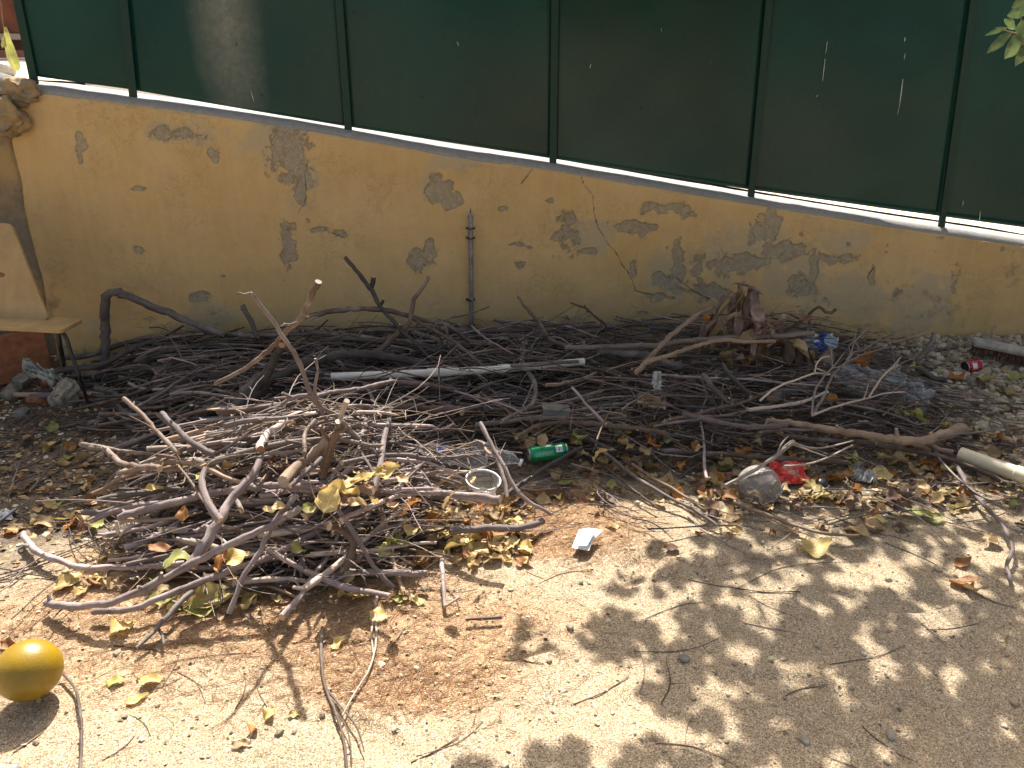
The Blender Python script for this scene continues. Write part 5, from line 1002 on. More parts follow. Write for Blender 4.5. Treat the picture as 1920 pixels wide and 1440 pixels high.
# ------------------------------------------------------------------ objects
def axisM(o, axis, toward):
    z = axis.normalized(); x = (toward - z * toward.dot(z)).normalized(); y = z.cross(x)
    return Matrix(((x.x, y.x, z.x, o.x), (x.y, y.y, z.y, o.y), (x.z, y.z, z.z, o.z), (0, 0, 0, 1)))
CAMP = Vector((0, 0, CAMH))
def canmat(name, base, dark, kind):
    m = N(name); uv = m.n('ShaderNodeSeparateXYZ'); m.l(m.coord('UV'), uv.inputs[0]); u, v = uv.outputs[0], uv.outputs[1]
    def rect(u0, u1, v0, v1):
        a = m.math('MULTIPLY', m.math('GREATER_THAN', u, u0), m.math('LESS_THAN', u, u1)); b = m.math('MULTIPLY', m.math('GREATER_THAN', v, v0), m.math('LESS_THAN', v, v1)); return m.math('MULTIPLY', a, b)
    o = m.coord('Object'); c = m.mix(m.rng(m.noise(o, 14, 3), .4, .6), base, dark)
    if kind == 'green':
        c = m.mix(rect(.42, .57, .70, .88), c, (0.72, 0.74, 0.70))
        bars = m.math('GREATER_THAN', m.math('SINE', m.math('ADD', m.math('MULTIPLY', v, 260), m.math('MULTIPLY', m.math('SINE', m.math('MULTIPLY', v, 97)), 2.4))), 0.1)
        c = m.mix(m.math('MULTIPLY', rect(.44, .55, .715, .865), bars), c, (0.02, 0.02, 0.02))
        line = m.math('MULTIPLY', m.math('GREATER_THAN', m.math('SINE', m.math('MULTIPLY', u, 330)), .35), m.math('GREATER_THAN', m.noise(m.coord('UV', (10, 160, 1)), 1, 1), .47))
        c = m.mix(m.math('MULTIPLY', rect(.52, .62, .12, .62), line), c, (0.60, 0.68, 0.60))
        c = m.mix(m.math('MULTIPLY', rect(.30, .41, .45, .64), m.math('GREATER_THAN', m.noise(m.coord('UV', (30, 20, 1)), 1, 2), .5)), c, (0.66, 0.70, 0.66))
    else:
        c = m.mix(rect(.50, .66, .22, .60), c, (0.62, 0.58, 0.52)); c = m.mix(m.math('MULTIPLY', rect(.36, .48, .05, .95), m.math('GREATER_THAN', m.noise(m.coord('UV', (14, 30, 1)), 1, 2), .6)), c, (0.6, 0.5, 0.46))
    c = m.mix(m.rng(m.noise(o, 90, 5, .7), .62, .72, 0, .5), c, (0.25, 0.2, 0.14))
    m.col(c).set(Roughness=0.3, Metallic=0.35); return m.m
M['alu'] = simple('dull_aluminium', (0.52, 0.49, 0.44), 0.4, metallic=0.8, var=0.15, bump=0.1)
M['dark'] = simple('shaded_inside', (0.03, 0.025, 0.02), 0.8, bump=0)
def can(label, name, A, B, r, mat, dents, group=None, open_left=False, tilt_u=0.0):
    """A, B: centres of the two ends"""
    root = empty(name, tuple((A + B) / 2 - Vector((0, 0, r))), label, 'can', group); L = (B - A).length
    up = (CAMP - (A + B) / 2).normalized() * 0.9 + Vector((0, 0, .35)); Mx = axisM(A, B - A, -up)
    rr = random.Random(L)
    def warp(p, a, i):
        q = p.copy()
        for (da, dz, dep, wa, wz) in dents:
            t = math.exp(-((((a - da + math.pi) % (2 * math.pi)) - math.pi) / wa) ** 2 - ((p.z - dz * L) / (wz * L)) ** 2); q.x *= 1 - dep * t; q.y *= 1 - dep * t
        return q
    mb = MB(); n = 26; prof = [(r * .86, .006), (r * .97, .011)] + [(r, .015 + (L - .030) * k / n) for k in range(n + 1)] + [(r * .96, L - .009), (r * .86, L - .005)]
    lathe(mb, prof, Mx, 40, warp=warp); mb.build('can_body', M[mat], root)
    mb = MB(); lathe(mb, [(r * .84, L - .006), (r * .88, L - .001), (r * .85, L + .001), (r * .80, L - .004), (r * .3, L - .005), (.0005, L - .005)], Mx, 32); mb.build('can_lid', M['alu'], root)
    mb = MB()
    if open_left: lathe(mb, [(r * .84, .008), (r * .90, .001), (r * .86, .000), (r * .82, .006)], Mx, 32); lathe(mb, [(r * .81, .012), (.0005, .016)], Mx, 32, mat=1)  # dark disc closes the open end, shade of the hollow put in as colour
    else: lathe(mb, [(r * .87, .006), (r * .80, .001), (r * .72, .0), (r * .62, .006), (r * .3, .011), (.0005, .012)], Mx, 32)
    mb.build('can_base', [M['alu'], M['dark']], root)
a = G(990, 853, .062); b = G(1056, 844, .068)
d = (b - a).normalized(); M['can_green'] = canmat('green_can_print', (0.005, 0.30, 0.12), (0.003, 0.20, 0.08), 'green'); M['can_red'] = canmat('red_can_print', (0.42, 0.012, 0.02), (0.30, 0.008, 0.015), 'red')
can('tall green beer can with a bar code, dented, lying in the litter beside the bottle', 'drinks_can', a, a + d * .162, .0325, 'can_green', [(math.pi * .9, .45, .10, .5, .10), (math.pi * 1.15, .62, .14, .4, .07), (math.pi * .8, .75, .08, .5, .1)])
a = G(1808, 689, .045); d = Vector((1, .32, .05)).normalized()
can('crushed red drinks can lying on the rubble near the broom head', 'drinks_can', a, a + d * .098, .035, 'can_red', [(math.pi * .9, .3, .16, .5, .12), (math.pi * 1.1, .7, .22, .6, .12), (math.pi * .6, .5, .2, .5, .1)], open_left=True)

# yellow ball
m = N('yellow_rubber'); o = m.coord('Object'); dv = m.vor(o, 260, 'F1')
m.col(m.mix(m.rng(m.noise(o, 7, 4), .35, .7), (0.33, 0.205, 0.006), (0.19, 0.115, 0.005))).set(Roughness=0.38).bump(m.math('ADD', m.math('MULTIPLY', dv, 1.0), m.noise(o, 120, 3)), 0.18, 0.0015)
mb = MB(); c = G(54, 1256, .078); vs, fs = icos(5); rb = .0775
mb.add([c + Vector((v.x * rb * 1.02, v.y * rb, v.z * rb * .97)) for v in vs], fs)
tag(mb.build('ball', m.m, loc=c), 'yellow ball with a pebbled skin on the sand at the bottom left', 'ball')

# clear plastics
def clear(name, tint, lo, hi, rough=0.12, spec=(0.9, 0.93, 0.95)):
    m = N(name); o = m.coord('Object'); tr = m.n('ShaderNodeBsdfTransparent'); tr.inputs[0].default_value = (*tint, 1)
    m.p.inputs['Base Color'].default_value = (*spec, 1); m.set(Roughness=rough); nz = m.noise(o, 35, 5, .65); m.bump(nz, 0.5, 0.006)
    lw = m.n('ShaderNodeLayerWeight'); lw.inputs[0].default_value = 0.35; f = m.rng(m.math('ADD', lw.outputs['Facing'], m.math('MULTIPLY', m.math('SUBTRACT', nz, .5), .9)), .1, .95, lo, hi)
    mx = m.n('ShaderNodeMixShader'); m.l(f, mx.inputs[0]); m.l(tr.outputs[0], mx.inputs[1]); m.l(m.p.outputs[0], mx.inputs[2]); m.l(mx.outputs[0], m.out.inputs[0]); return m.m
M['pet'] = clear('clear_bottle_plastic', (0.93, 0.95, 0.96), .10, .72)
M['cup'] = clear('clear_bowl_plastic', (0.95, 0.94, 0.92), .16, .7, spec=(0.85, 0.82, 0.78)); M['film'] = clear('thin_clear_film', (0.94, 0.94, 0.94), .10, .55, .22, (0.50, 0.50, 0.49)); M['lamp'] = clear('smoky_ribbed_plastic', (0.80, 0.76, 0.70), .36, .85, .18, (0.50, 0.46, 0.41))
M['rim'] = simple('frosted_white_plastic', (0.74, 0.73, 0.70), .35, bump=.05)
m = N('blue_bottle_label'); uv = m.n('ShaderNodeSeparateXYZ'); m.l(m.coord('UV'), uv.inputs[0])
tx = m.math('MULTIPLY', m.math('GREATER_THAN', m.math('SINE', m.math('MULTIPLY', uv.outputs[1], 30)), .2), m.math('GREATER_THAN', m.noise(m.coord('UV', (60, 4, 1)), 1, 1), .52))
m.col(m.mix(m.math('MULTIPLY', tx, .8), m.mix(m.math('GREATER_THAN', uv.outputs[1], .72), (0.02, 0.09, 0.50), (0.55, 0.62, 0.68)), (0.65, 0.72, 0.85))).set(Roughness=.35); M['label_blue'] = m.m
def bottle(label, A, B, r, withlabel, crush, seed, neck=True):
    root = empty('plastic_bottle', tuple((A + B) / 2), label, 'bottle', None); L = (B - A).length; Mx = axisM(A, B - A, Vector((0, -.5, 1))); rr = random.Random(seed)
    ph = rr.uniform(0, 6)
    def warp(p, a, i):
        k = 1 - crush * (.5 + .5 * math.sin(p.z * 60 + ph + math.sin(a * 3) * 1.5)) * (.6 + .4 * math.cos(a * 2 + ph)); return Vector((p.x * k, p.y * k * (1 - crush * .4), p.z))
    mb = MB(); n = 44; prof = [(.001, .004), (r * .7, .0), (r * .95, .006)]
    for k in range(n + 1):
        t = k / n; z = .01 + (L * .70) * t; prof.append((r * (1 + .035 * math.sin(t * 46)) * (1 - .06 * math.exp(-((t - .55) / .1) ** 2)), z))
    for t in (0, .25, .5, .75, 1): prof.append((r + (.0125 - r) * (t * t * (3 - 2 * t)), L * .70 + .01 + L * .20 * t))
    if neck: prof += [(.0125, L * .97)]
    lathe(mb, prof, Mx, 32, warp=warp); mb.build('bottle_body', M['pet'], root)
    if withlabel:
        z0, z1 = withlabel; mb = MB(); lathe(mb, [(r * 1.045, L * z0 + (L * (z1 - z0)) * k / 8) for k in range(9)], Mx, 32, warp=warp); mb.build('bottle_label', M['label_blue'], root)
    if neck:
        mb = MB(); lathe(mb, [(.0005, L * 1.01), (.0145, L * 1.01), (.0155, L * 1.0), (.0155, L * .955), (.014, L * .95)], Mx, 20); mb.build('bottle_cap', M['rim'], root)
a = G(912, 869, .10); b = G(772, 838, .14)
bottle('dusty clear plastic bottle with a blue label lying between the two piles', a, b, .036, (.56, .66), .16, 3, neck=False)
a = G(885, 832, .15); b = G(978, 868, .08)
bottle('crushed clear plastic bottle without label left of the green can', a, b, .030, None, .30, 8)

# bowl
root = empty('plastic_bowl', tuple(G(903, 928, .05)), 'clear round plastic bowl with a white rim standing in twigs at the pile edge', 'bowl')
bc = G(903, 926, .045); Mx = Matrix.Translation(bc) @ Euler((.10, .12, 0)).to_matrix().to_4x4()
mb = MB(); lathe(mb, [(.001, .004), (.040, .002), (.044, .006), (.052, .030), (.060, .058), (.062, .062)], Mx, 40); mb.build('bowl_body', M['cup'], root)
mb = MB(); lathe(mb, [(.0605, .061), (.062, .066), (.066, .067), (.0675, .064), (.065, .061)], Mx, 40); mb.build('rim', M['rim'], root)

# ribbed lamp cover lying mouth down
root = empty('lamp_cover', tuple(G(1410, 925, .01)), 'smoky ribbed clear plastic dome lying upside down below the red wrapper', 'lamp cover')
bc = G(1424, 918, .012); Mx = Matrix.Translation(bc) @ Euler((.06, -.34, .25)).to_matrix().to_4x4() @ Matrix.Diagonal((.9, .9, .82, 1))
def ribw(p, a, i):
    k = 1 + (.022 * math.sin(a * 56) if i < 7 else 0); return Vector((p.x * k, p.y * k, p.z))
mb = MB(); lathe(mb, [(.092, .0), (.088, .004), (.087, .018), (.086, .035), (.084, .052), (.082, .062), (.080, .068), (.074, .082), (.062, .094), (.040, .101), (.0005, .103)], Mx, 224, warp=ribw); mb.build('dome', M['lamp'], root)
mb = MB(); lathe(mb, [(.094, .003), (.097, .0), (.094, -.003), (.090, -.001)], Mx, 64); mb.build('rim', M['lamp'], root)

# crumpled sheets
def sheet(name, label, cat, mat, c, w, h, rot, amp, seed, freq=3.0, nn=26, fold=0.0, edge=.18, floor=None):
    rr = np.random.RandomState(seed); u = np.linspace(-1, 1, nn); U, V = np.meshgrid(u, u); s = seed * 3.7
    ex = 1 + edge * fbm(U * 0 + np.sign(V) * 3 + V * 2 + s, U * 0 + 4, 2) * 2; ey = 1 + edge * fbm(U * 2 + s, U * 0 + 9, 2) * 2
    ridg = lambda a, b: 1 - 2 * np.abs(fbm(a, b, 2)) * 2.2
    Z = (ridg(U * freq * .6 + s, V * freq * .6) - .5) * amp + fbm(U * freq * 1.3 + s, V * freq * 1.3, 2) * amp * .8
    X = U * w / 2 * ex + fbm(U * 1.6 + s, V * 1.6 + 40, 2) * w * .35; Yq = V * h / 2 * ey + fbm(U * 1.6 + s + 30, V * 1.6, 2) * h * .35
    if fold: Z = Z + np.abs(X) ** 1.3 * -fold * 4
    Rm = np.array(Euler(rot).to_matrix()); P = np.stack([X, Yq, Z], -1).reshape(-1, 3) @ Rm.T; P += np.array(c)
    if floor is not None: P[:, 2] = np.maximum(P[:, 2], floor + (P[:, 2] - floor) * .02)
    mb = MB(); fs = [(j * nn + i, j * nn + i + 1, (j + 1) * nn + i + 1, (j + 1) * nn + i) for j in range(nn - 1) for i in range(nn - 1)]
    uvs = [[((k % nn) / nn, (k // nn) / nn) for k in f] for f in fs]
    mb.add([tuple(p) for p in P], fs, 0, .5, uvs); o = mb.build(name, M[mat], loc=Vector(c)); sl = o.modifiers.new('t', 'SOLIDIFY'); sl.thickness = .0006
    USED.add(label); return tag(o, label, cat)
m = N('red_foil'); o = m.coord('UV'); n1 = m.noise(o, 3.2, 4, .6); n2 = m.noise(o, 11, 3)
m.col(m.mix(m.rng(n1, .50, .56), (0.58, 0.018, 0.012), m.mix(m.rng(n2, .45, .6), (0.46, 0.30, 0.20), (0.50, 0.03, 0.03)))).set(Roughness=.3); M['redfoil'] = m.m
M['tanpaper'] = simple('torn_card', (0.34, 0.29, 0.20), .85, var=.25)
M['bagwhite'] = clear('cloudy_film', (0.95, 0.96, 0.97), .35, .8, .25, (0.62, 0.64, 0.66))
M['paper'] = simple('white_paper', (0.80, 0.80, 0.79), .8, var=.04, bump=.1); M['cloth'] = simple('dirty_white_cloth', (0.50, 0.49, 0.44), .85, var=.25, bump=.4, scale=20); M['greyplastic'] = simple('grey_plastic', (0.15, 0.145, 0.13), .5, var=.2)
m = N('blue_white_wrapper'); o = m.coord('UV'); sx = m.n('ShaderNodeSeparateXYZ'); m.l(o, sx.inputs[0]); k = m.math('ADD', sx.outputs[0], m.math('MULTIPLY', m.math('SUBTRACT', m.noise(o, 5, 3), .5), .35))
m.col(m.ramp(k, [(.46, (0.55, 0.57, 0.55)), (.5, (0.02, 0.07, 0.33)), (.72, (0.02, 0.09, 0.40)), (.76, (0.6, 0.66, 0.7))])).set(Roughness=.35); M['bluewrap'] = m.m
sheet('wrapper', 'crumpled shiny red snack wrapper between ribbed dome and yellow leaf', 'wrapper', 'redfoil', G(1474, 884, .03), .17, .115, (.45, .05, -.12), .02, 4, floor=.004)
sheet('tissue', 'crumpled white tissue right of the red wrapper', 'tissue', 'cloth', G(1622, 894, .015), .09, .055, (.3, 0, -.1), .035, 5, floor=.004)
sheet('tissue', 'small bluish scrap of plastic just above the white crumpled tissue', 'scrap', 'film', G(1611, 876, .02), .035, .04, (.5, 0, .1), .02, 15, nn=12)
sheet('cloth_scrap', 'dirty white cloth scrap caught in sticks above the curved stick', 'cloth', 'cloth', G(1233, 716, .25), .045, .085, (1.0, .2, .2), .03, 6)
sheet('paper_scrap', 'beige torn packaging scrap below the dirty cloth in the back pile', 'packaging', 'tanpaper' if 'tanpaper' in M else 'cloth', G(1222, 752, .20), .11, .06, (.5, .2, -.2), .02, 7)
sheet('plastic_bag', 'crumpled clear plastic bag spread on the right end of the back pile', 'plastic bag', 'film', G(1640, 708, .17), .38, .15, (.35, .05, .05), .035, 9, nn=40, freq=2.2)
sheet('plastic_bag', 'whitish scrunched end of plastic film below the spread clear bag', 'plastic bag', 'bagwhite' if 'bagwhite' in M else 'film', G(1708, 738, .12), .15, .11, (.6, .1, -.5), .045, 12, nn=34)
sheet('snack_wrapper', 'blue and white wrapper at the wall right of the leaf bunch', 'wrapper', 'bluewrap', Y(1538, 642, 3.75), .17, .10, (1.0, .1, -.1), .05, 13)
sheet('rag', 'white rag draped over the stones beneath the chair', 'rag', 'cloth', G(76, 698, .13), .20, .06, (.5, .35, -.15), .05, 14)
sheet('paper_scrap', 'silvery blue foil scrap at the left edge of the shaded ground', 'foil', 'paper', G(8, 966, .012), .06, .045, (.3, 0, .2), .025, 18, nn=14, floor=.003)
sheet('plastic_strip', 'tiny pale blue plastic curl in the litter left below the ribbed dome', 'scrap', 'film', G(1326, 936, .01), .03, .02, (.3, 0, .2), .015, 19, nn=10)
# folded white paper
mb = MB(); pts = [(1072, 1027), (1086, 993), (1104, 990), (1131, 994), (1112, 1012), (1104, 1033)]; P = [G(p[0], p[1], z) for p, z in zip(pts, [.012, .016, .03, .022, .018, .010])]
mb.add([tuple(p) for p in P], [(0, 1, 2), (0, 2, 4, 5), (2, 3, 4)], smooth=False); q = [G(1080, 1022, .030), G(1090, 994, .024), G(1116, 996, .034), G(1100, 1024, .026)]
mb.add([tuple(p) for p in q], [(0, 1, 2, 3)], smooth=False)
o = mb.build('paper_scrap', M['paper'], loc=P[0]); o.modifiers.new('t', 'SOLIDIFY').thickness = .0008; tag(o, 'folded bright white paper scrap on the sunny sand right of the front pile', 'paper')
# grey tray
root = None; mb = MB(); c = G(1043, 778, .165); box(mb, c, .115, .004, .045, Euler((-.35, .12, .08)), bev=.001); box(mb, c + Vector((0, .03, .022)), .12, .06, .004, Euler((.1, .12, .08)), bev=.001)
tag(mb.build('tray', M['greyplastic'], loc=c), 'grey plastic box corner wedged among sticks above the curved stick', 'tray')
rng = random.Random(313); mb = MB()
for (cx, cy, z, nn_) in [(1043, 772, .215, 9), (1640, 712, .20, 16), (1708, 742, .16, 9), (1230, 735, .25, 8), (760, 702, .29, 5), (950, 694, .30, 5), (860, 700, .30, 4), (1540, 642, .22, 6), (850, 850, .17, 7)]:
    for k in range(nn_):
        p = G(cx + rng.gauss(0, 55), cy + rng.gauss(0, 12), z)
        if near_keep(p): continue
        th = rng.gauss(0, .9); L = rng.uniform(.15, .5); r = rng.uniform(.0018, .0042)
        P = [(p + Vector((math.cos(th), math.sin(th), 0)) * L * (t - .5) + Vector((0, 0, .02 * math.sin(t * 3.1) + rng.gauss(0, .004) - .02)), r * (1.1 - .5 * t)) for t in (0, .2, .4, .6, .8, 1)]
        tube(mb, spline(P, .03), 5, rng.choice((0, 1, 2)), rnd=rng.random(), rough=.1, rng=rng)
tag(mb.build('brushwood', [M['bark_grey'], M['bark_mauve'], M['bark_brown']]), 'loose thin twigs lying over the rubbish in the back pile', 'brushwood', kind='stuff')
# black cap
mb = MB(); c = G(1541, 909, .014); Mx = Matrix.Translation(c) @ Euler((.5, .2, 0)).to_matrix().to_4x4(); lathe(mb, [(.020, 0), (.021, .004), (.021, .014), (.019, .017), (.0005, .018)], Mx, 36)
tag(mb.build('bottle_cap', M['blackmetal'], loc=c), 'black round cap beside the yellow leaf below the red wrapper', 'cap')

# pipes
M['pvc'] = simple('white_pvc', (0.66, 0.64, 0.56), .4, var=.08, bump=.05, scale=12); M['cream'] = simple('cream_pvc', (0.66, 0.58, 0.40), .42, var=.07, bump=.05, scale=9)
P = [Y(621, 706, 3.19), Y(760, 701, 3.23), Y(934, 692, 3.30), Y(1095, 678, 3.40)]; root = empty('plastic_pipe', tuple(P[0]), 'white plastic pipe half buried lengthwise in the back pile', 'pipe')
mb = MB(); tube(mb, spline([(p, .0175) for p in P], .05), 20, 0, 0, .5); mb.build('tube', M['pvc'], root)
mb = MB(); q = spline([(p, .0205) for p in P], .05); k = int(len(q) * .38); tube(mb, q[k:k + 3], 20); mb.build('coupling', M['pvc'], root)
mb = MB(); q = spline([(p, .0205) for p in P], .05); k = int(len(q) * .64); tube(mb, q[k:k + 2], 20); mb.build('coupling', M['pvc'], root)
a = G(1800, 851, .045); b = G(1935, 898, .045); d = (b - a).normalized(); Lp = (b - a).length + .15; Mx = axisM(a, d, Vector((0, 0, 1))); rp = .030
root = empty('plastic_pipe', tuple(a), 'thick cream plastic pipe lying on litter at the right edge', 'pipe')
mb = MB(); lathe(mb, [(rp * .86, .30), (rp * .86, .002), (rp * .9, 0), (rp * .98, 0), (rp, .002), (rp, Lp * .5), (rp, Lp * .51)], Mx, 32); mb.build('tube', M['cream'], root)
mb = MB(); lathe(mb, [(rp * .8, Lp * .50), (rp * 1.10, Lp * .501), (rp * 1.12, Lp * .51), (rp * 1.12, Lp)], Mx, 32); mb.build('socket', M['cream'], root)

# broom head
M['oldwood'] = simple('weathered_board', (0.34, 0.30, 0.25), .85, var=.25, bump=.5, scale=18); M['bristle'] = simple('brown_bristles', (0.13, 0.065, 0.04), .8, var=.35, bump=.3, scale=60)
c0 = Y(1824, 640, 3.95); c1 = Y(1965, 668, 3.85); c = (c0 + c1) / 2; d = c1 - c0; root = empty('broom_head', tuple(c), 'weathered grey broom head with brown bristles down by the wall at the right', 'broom')
yaw = math.atan2(d.y, d.x); pt = -math.asin(d.z / d.length); mb = MB(); box(mb, c, d.length, .075, .026, Euler((.25, pt, yaw)), bev=.006); mb.build('board', M['oldwood'], root)
mb = MB(); rr = random.Random(4)
for i in range(420):
    t = rr.uniform(.02, .98); p = c0 + d * t + Vector((0, rr.uniform(-.03, .03), -.012)); tube(mb, [(p, .0014), (p + Vector((rr.uniform(-.035, .0), rr.uniform(-.03, .02), -.055 - rr.uniform(0, .012))), .0011)], 4, cap=False, rnd=rr.random())
mb.build('bristles', M['bristle'], root)

# chair
M['ply'] = N('worn_plywood'); m = M['ply']; st = m.noise(m.coord('Object', (14, 14, 1.6)), 1, 5, .6); bl = m.noise(m.coord('Object'), 7, 5, .6)
m.col(m.mix(m.rng(bl, .45, .72, 0, .6), m.mix(m.rng(st, .35, .65), (0.36, 0.225, 0.085), (0.43, 0.285, 0.12)), (0.22, 0.155, 0.07))).set(Roughness=.55).bump(st, .2, .002); M['ply'] = m.m
root = empty('chair', tuple(G(20, 760)), 'old plywood school chair with black metal legs cut off by the left edge', 'chair')
def panel2d(name, pts, mat, thick, frame, hole=None):
    cu = bpy.data.curves.new(name, 'CURVE'); cu.dimensions = '2D'; cu.fill_mode = 'BOTH'; cu.extrude = thick / 2; cu.bevel_depth = .002
    for L_ in [pts] + ([hole] if hole else []):
        sp = cu.splines.new('POLY'); sp.points.add(len(L_) - 1); sp.use_cyclic_u = True
        for i, p in enumerate(L_): sp.points[i].co = (p[0], p[1], 0, 1)
    o = bpy.data.objects.new(name, cu); me = bpy.data.meshes.new_from_object(o); bpy.data.objects.remove(o); me.materials.clear(); me.materials.append(M[mat])
    me.transform(frame); o = bpy.data.objects.new(name, me); COL.objects.link(o); o.parent = root; o.location = -Vector(root.location); return o
def rounded(P, r, k=6):
    out = []; n = len(P)
    for i in range(n):
        p0, p1, p2 = Vector(P[i - 1]), Vector(P[i]), Vector(P[(i + 1) % n]); a = (p0 - p1).normalized(); b = (p2 - p1).normalized()
        for j in range(k + 1):
            t = j / k; q = (p1 + a * r) * (1 - t) ** 2 + p1 * 2 * t * (1 - t) + (p1 + b * r) * t * t; out.append((q.x, q.y))
    return out
tr = Y(22, 420, 3.55); br = Y(93, 600, 3.38); cx_t = Y(-14, 420, 3.60); up = (tr - br); 
xa = Vector((1, -.10, 0)).normalized(); ya = (up - xa * up.dot(xa)).normalized(); za = xa.cross(ya); O = br
fr = Matrix(((xa.x, ya.x, za.x, O.x), (xa.y, ya.y, za.y, O.y), (xa.z, ya.z, za.z, O.z), (0, 0, 0, 1)))
h = up.dot(ya); wx_ = up.dot(xa); Wb = .44
hc = (Y(-2, 515, 3.46) - O); hx, hy = hc.dot(xa) , hc.dot(ya)
hole = [(hx + (.018 + .0) * (1 if abs(t) < 99 else 1) * math.cos(t * .2618) * 1.5, hy + .014 * math.sin(t * .2618)) for t in range(24)]
panel2d('backrest', rounded([(0, 0), (wx_, h), (-Wb + .03, h), (-Wb, 0)], .03), 'ply', .012, fr, hole)
fa = Y(116, 622, 3.22); ba = Y(94, 601, 3.40); sxv = Vector((1, -.10, -.02)).normalized(); sy = (ba - fa); sy = (sy - sxv * sy.dot(sxv)); D_ = sy.length; sy.normalize(); sz = sxv.cross(sy)
fr = Matrix(((sxv.x, sy.x, sz.x, fa.x), (sxv.y, sy.y, sz.y, fa.y), (sxv.z, sy.z, sz.z, fa.z), (0, 0, 0, 1)))
panel2d('seat', rounded([(0, 0), (-.03, D_ + .03), (-.46, D_ + .03), (-.49, 0)], .025), 'ply', .014, fr)
mb = MB(); f0 = Y(104, 612, 3.30); P = [(f0 + Vector((-.06, .10, -.012)), .009), (f0 + Vector((-.01, .0, -.010)), .009), (Y(121, 628, 3.24), .009), (Y(135, 668, 3.23), .0085), (Y(151, 712, 3.2), .0085), (Y(168, 762, 3.17), .0085)]
P[-1] = (G(167, 764, .004), .0085); tube(mb, spline(P, .02), 12); mb.build('leg', M['blackmetal'], root)
mb = MB(); P = [(Y(108, 622, 3.38), .009), (Y(117, 670, 3.42), .009), (G(124, 704, .0), .009)]; P = [(P[0][0], .010), (P[1][0], .010), (Vector((P[2][0].x, P[2][0].y, .004)), .010)]; tube(mb, spline(P, .03), 12); mb.build('leg', M['blackmetal'], root)
for dx in (-.42,):
    mb = MB(); q0 = f0 + Vector((dx, 0, -.012)); tube(mb, [(q0, .009), (q0 + Vector((-.06, -.06, -q0.z + .004)), .009)], 12); mb.build('leg', M['blackmetal'], root)
    mb = MB(); q0 = Y(108, 622, 3.38) + Vector((dx, 0, 0)); tube(mb, [(q0, .009), (q0 + Vector((-.04, .07, -q0.z + .004)), .009)], 12); mb.build('leg', M['blackmetal'], root)

# withered leaf bunch
root = empty('leaf_bunch', tuple(Y(1395, 660, 3.62)), 'big bunch of withered reddish-brown leaves drooping on the back pile', 'leaf bunch')
rng = random.Random(91); apex = [(Y(1388, 541, 3.72), .95), (Y(1398, 546, 3.68), .95), (Y(1375, 588, 3.54), .85), (Y(1345, 596, 3.58), .8), (Y(1455, 638, 3.54), .7), (Y(1495, 650, 3.56), .6), (Y(1410, 596, 3.56), .85), (Y(1430, 600, 3.62), .8), (Y(1430, 650, 3.52), .6)]
def droop(mb, o, az, L, Wd, rise, mat, rnd, rng):
    nu, nv = 5, 12; vs = []; p = o.copy(); el = rise; d = Vector((math.cos(az), math.sin(az) * .7, 0)); side = Vector((-d.y, d.x, 0)).normalized(); el_r = rng.uniform(.1, .9); tw = rng.uniform(-.9, .9)
    for j in range(nv):
        t = j / (nv - 1); el = max(-1.45, rise - el_r * t * 1.2); wd = Wd * .5 * (math.sin(math.pi * min(1, max(0.02, t * .9 + .08))) ** .8); s2 = (side + Vector((0, 0, math.sin(tw * t * 2)))).normalized()
        dirv = Vector((d.x * math.cos(el), d.y * math.cos(el), math.sin(el))); nrm = dirv.cross(s2)
        for i in range(nu):
            u = i / (nu - 1) * 2 - 1; vs.append(p + s2 * u * wd * .85 + nrm * (abs(u) * wd * .55 + .12 * wd * math.sin(t * 14 + u * 4)))
        p = p + dirv * L / (nv - 1)
    fs = []; uv = []
    for j in range(nv - 1):
        for i in range(nu - 1): a = j * nu + i; fs.append((a, a + 1, a + nu + 1, a + nu)); uv.append([(i / 4, j / 11), ((i + 1) / 4, j / 11), ((i + 1) / 4, (j + 1) / 11), (i / 4, (j + 1) / 11)])
    mb.add(vs, fs, 0, rnd, uv)
for k in range(70):
    o_, sc = apex[rng.choices(range(9), [5, 5, 5, 3, 4, 4, 4, 3, 3])[0]]; az = rng.uniform(math.pi, 2 * math.pi) if rng.random() < .75 else rng.uniform(0, 6.28); mb = MB()
    droop(mb, o_ + Vector((rng.gauss(0, .030), rng.gauss(0, .02), rng.gauss(0, .012))), az, rng.uniform(.14, .25) * sc, rng.uniform(.034, .064), rng.uniform(-1.35, -.55) if rng.random() < .8 else rng.uniform(-.5, .2), 'x', rng.random(), rng)
    mb.build('leaf', M[rng.choices(['leaf_red', 'leaf_brown', 'leaf_orange', 'leaf_palebrown'], [6, 2.5, 1.6, 2])[0]] if 'leaf_palebrown' in M else M[rng.choices(['leaf_red', 'leaf_brown', 'leaf_orange', 'leaf_tan'], [7, 2.5, .9, 1.5])[0]], root)
for k in range(26):
    px = rng.gauss(1420, 55); py = rng.uniform(600, 695); px = max(px, 1310); p = Y(px, py, 3.46 + rng.uniform(-.05, .08)); mb = MB(); L = rng.uniform(.07, .14)
    leaf_mesh(mb, p, L, L * rng.uniform(.3, .5), Euler((rng.gauss(0, .7), rng.uniform(.2, 1.1), rng.uniform(0, 6.28))), rng, rng.uniform(.6, 1.2), 0, petiole=False); mb.build('leaf', M[rng.choices(['leaf_red', 'leaf_tan', 'leaf_orange', 'leaf_brown'], [5, 3, 1.5, 1])[0]], root)
mb = MB()
for (o_, sc) in apex: tube(mb, spline([(o_, .004), (o_ + Vector((-.03, .0, -.05)), .005), (o_ + Vector((-.13, -.02, -.17)), .006)], .03), 6)
mb.build('stem', M['bark_tan'], root)

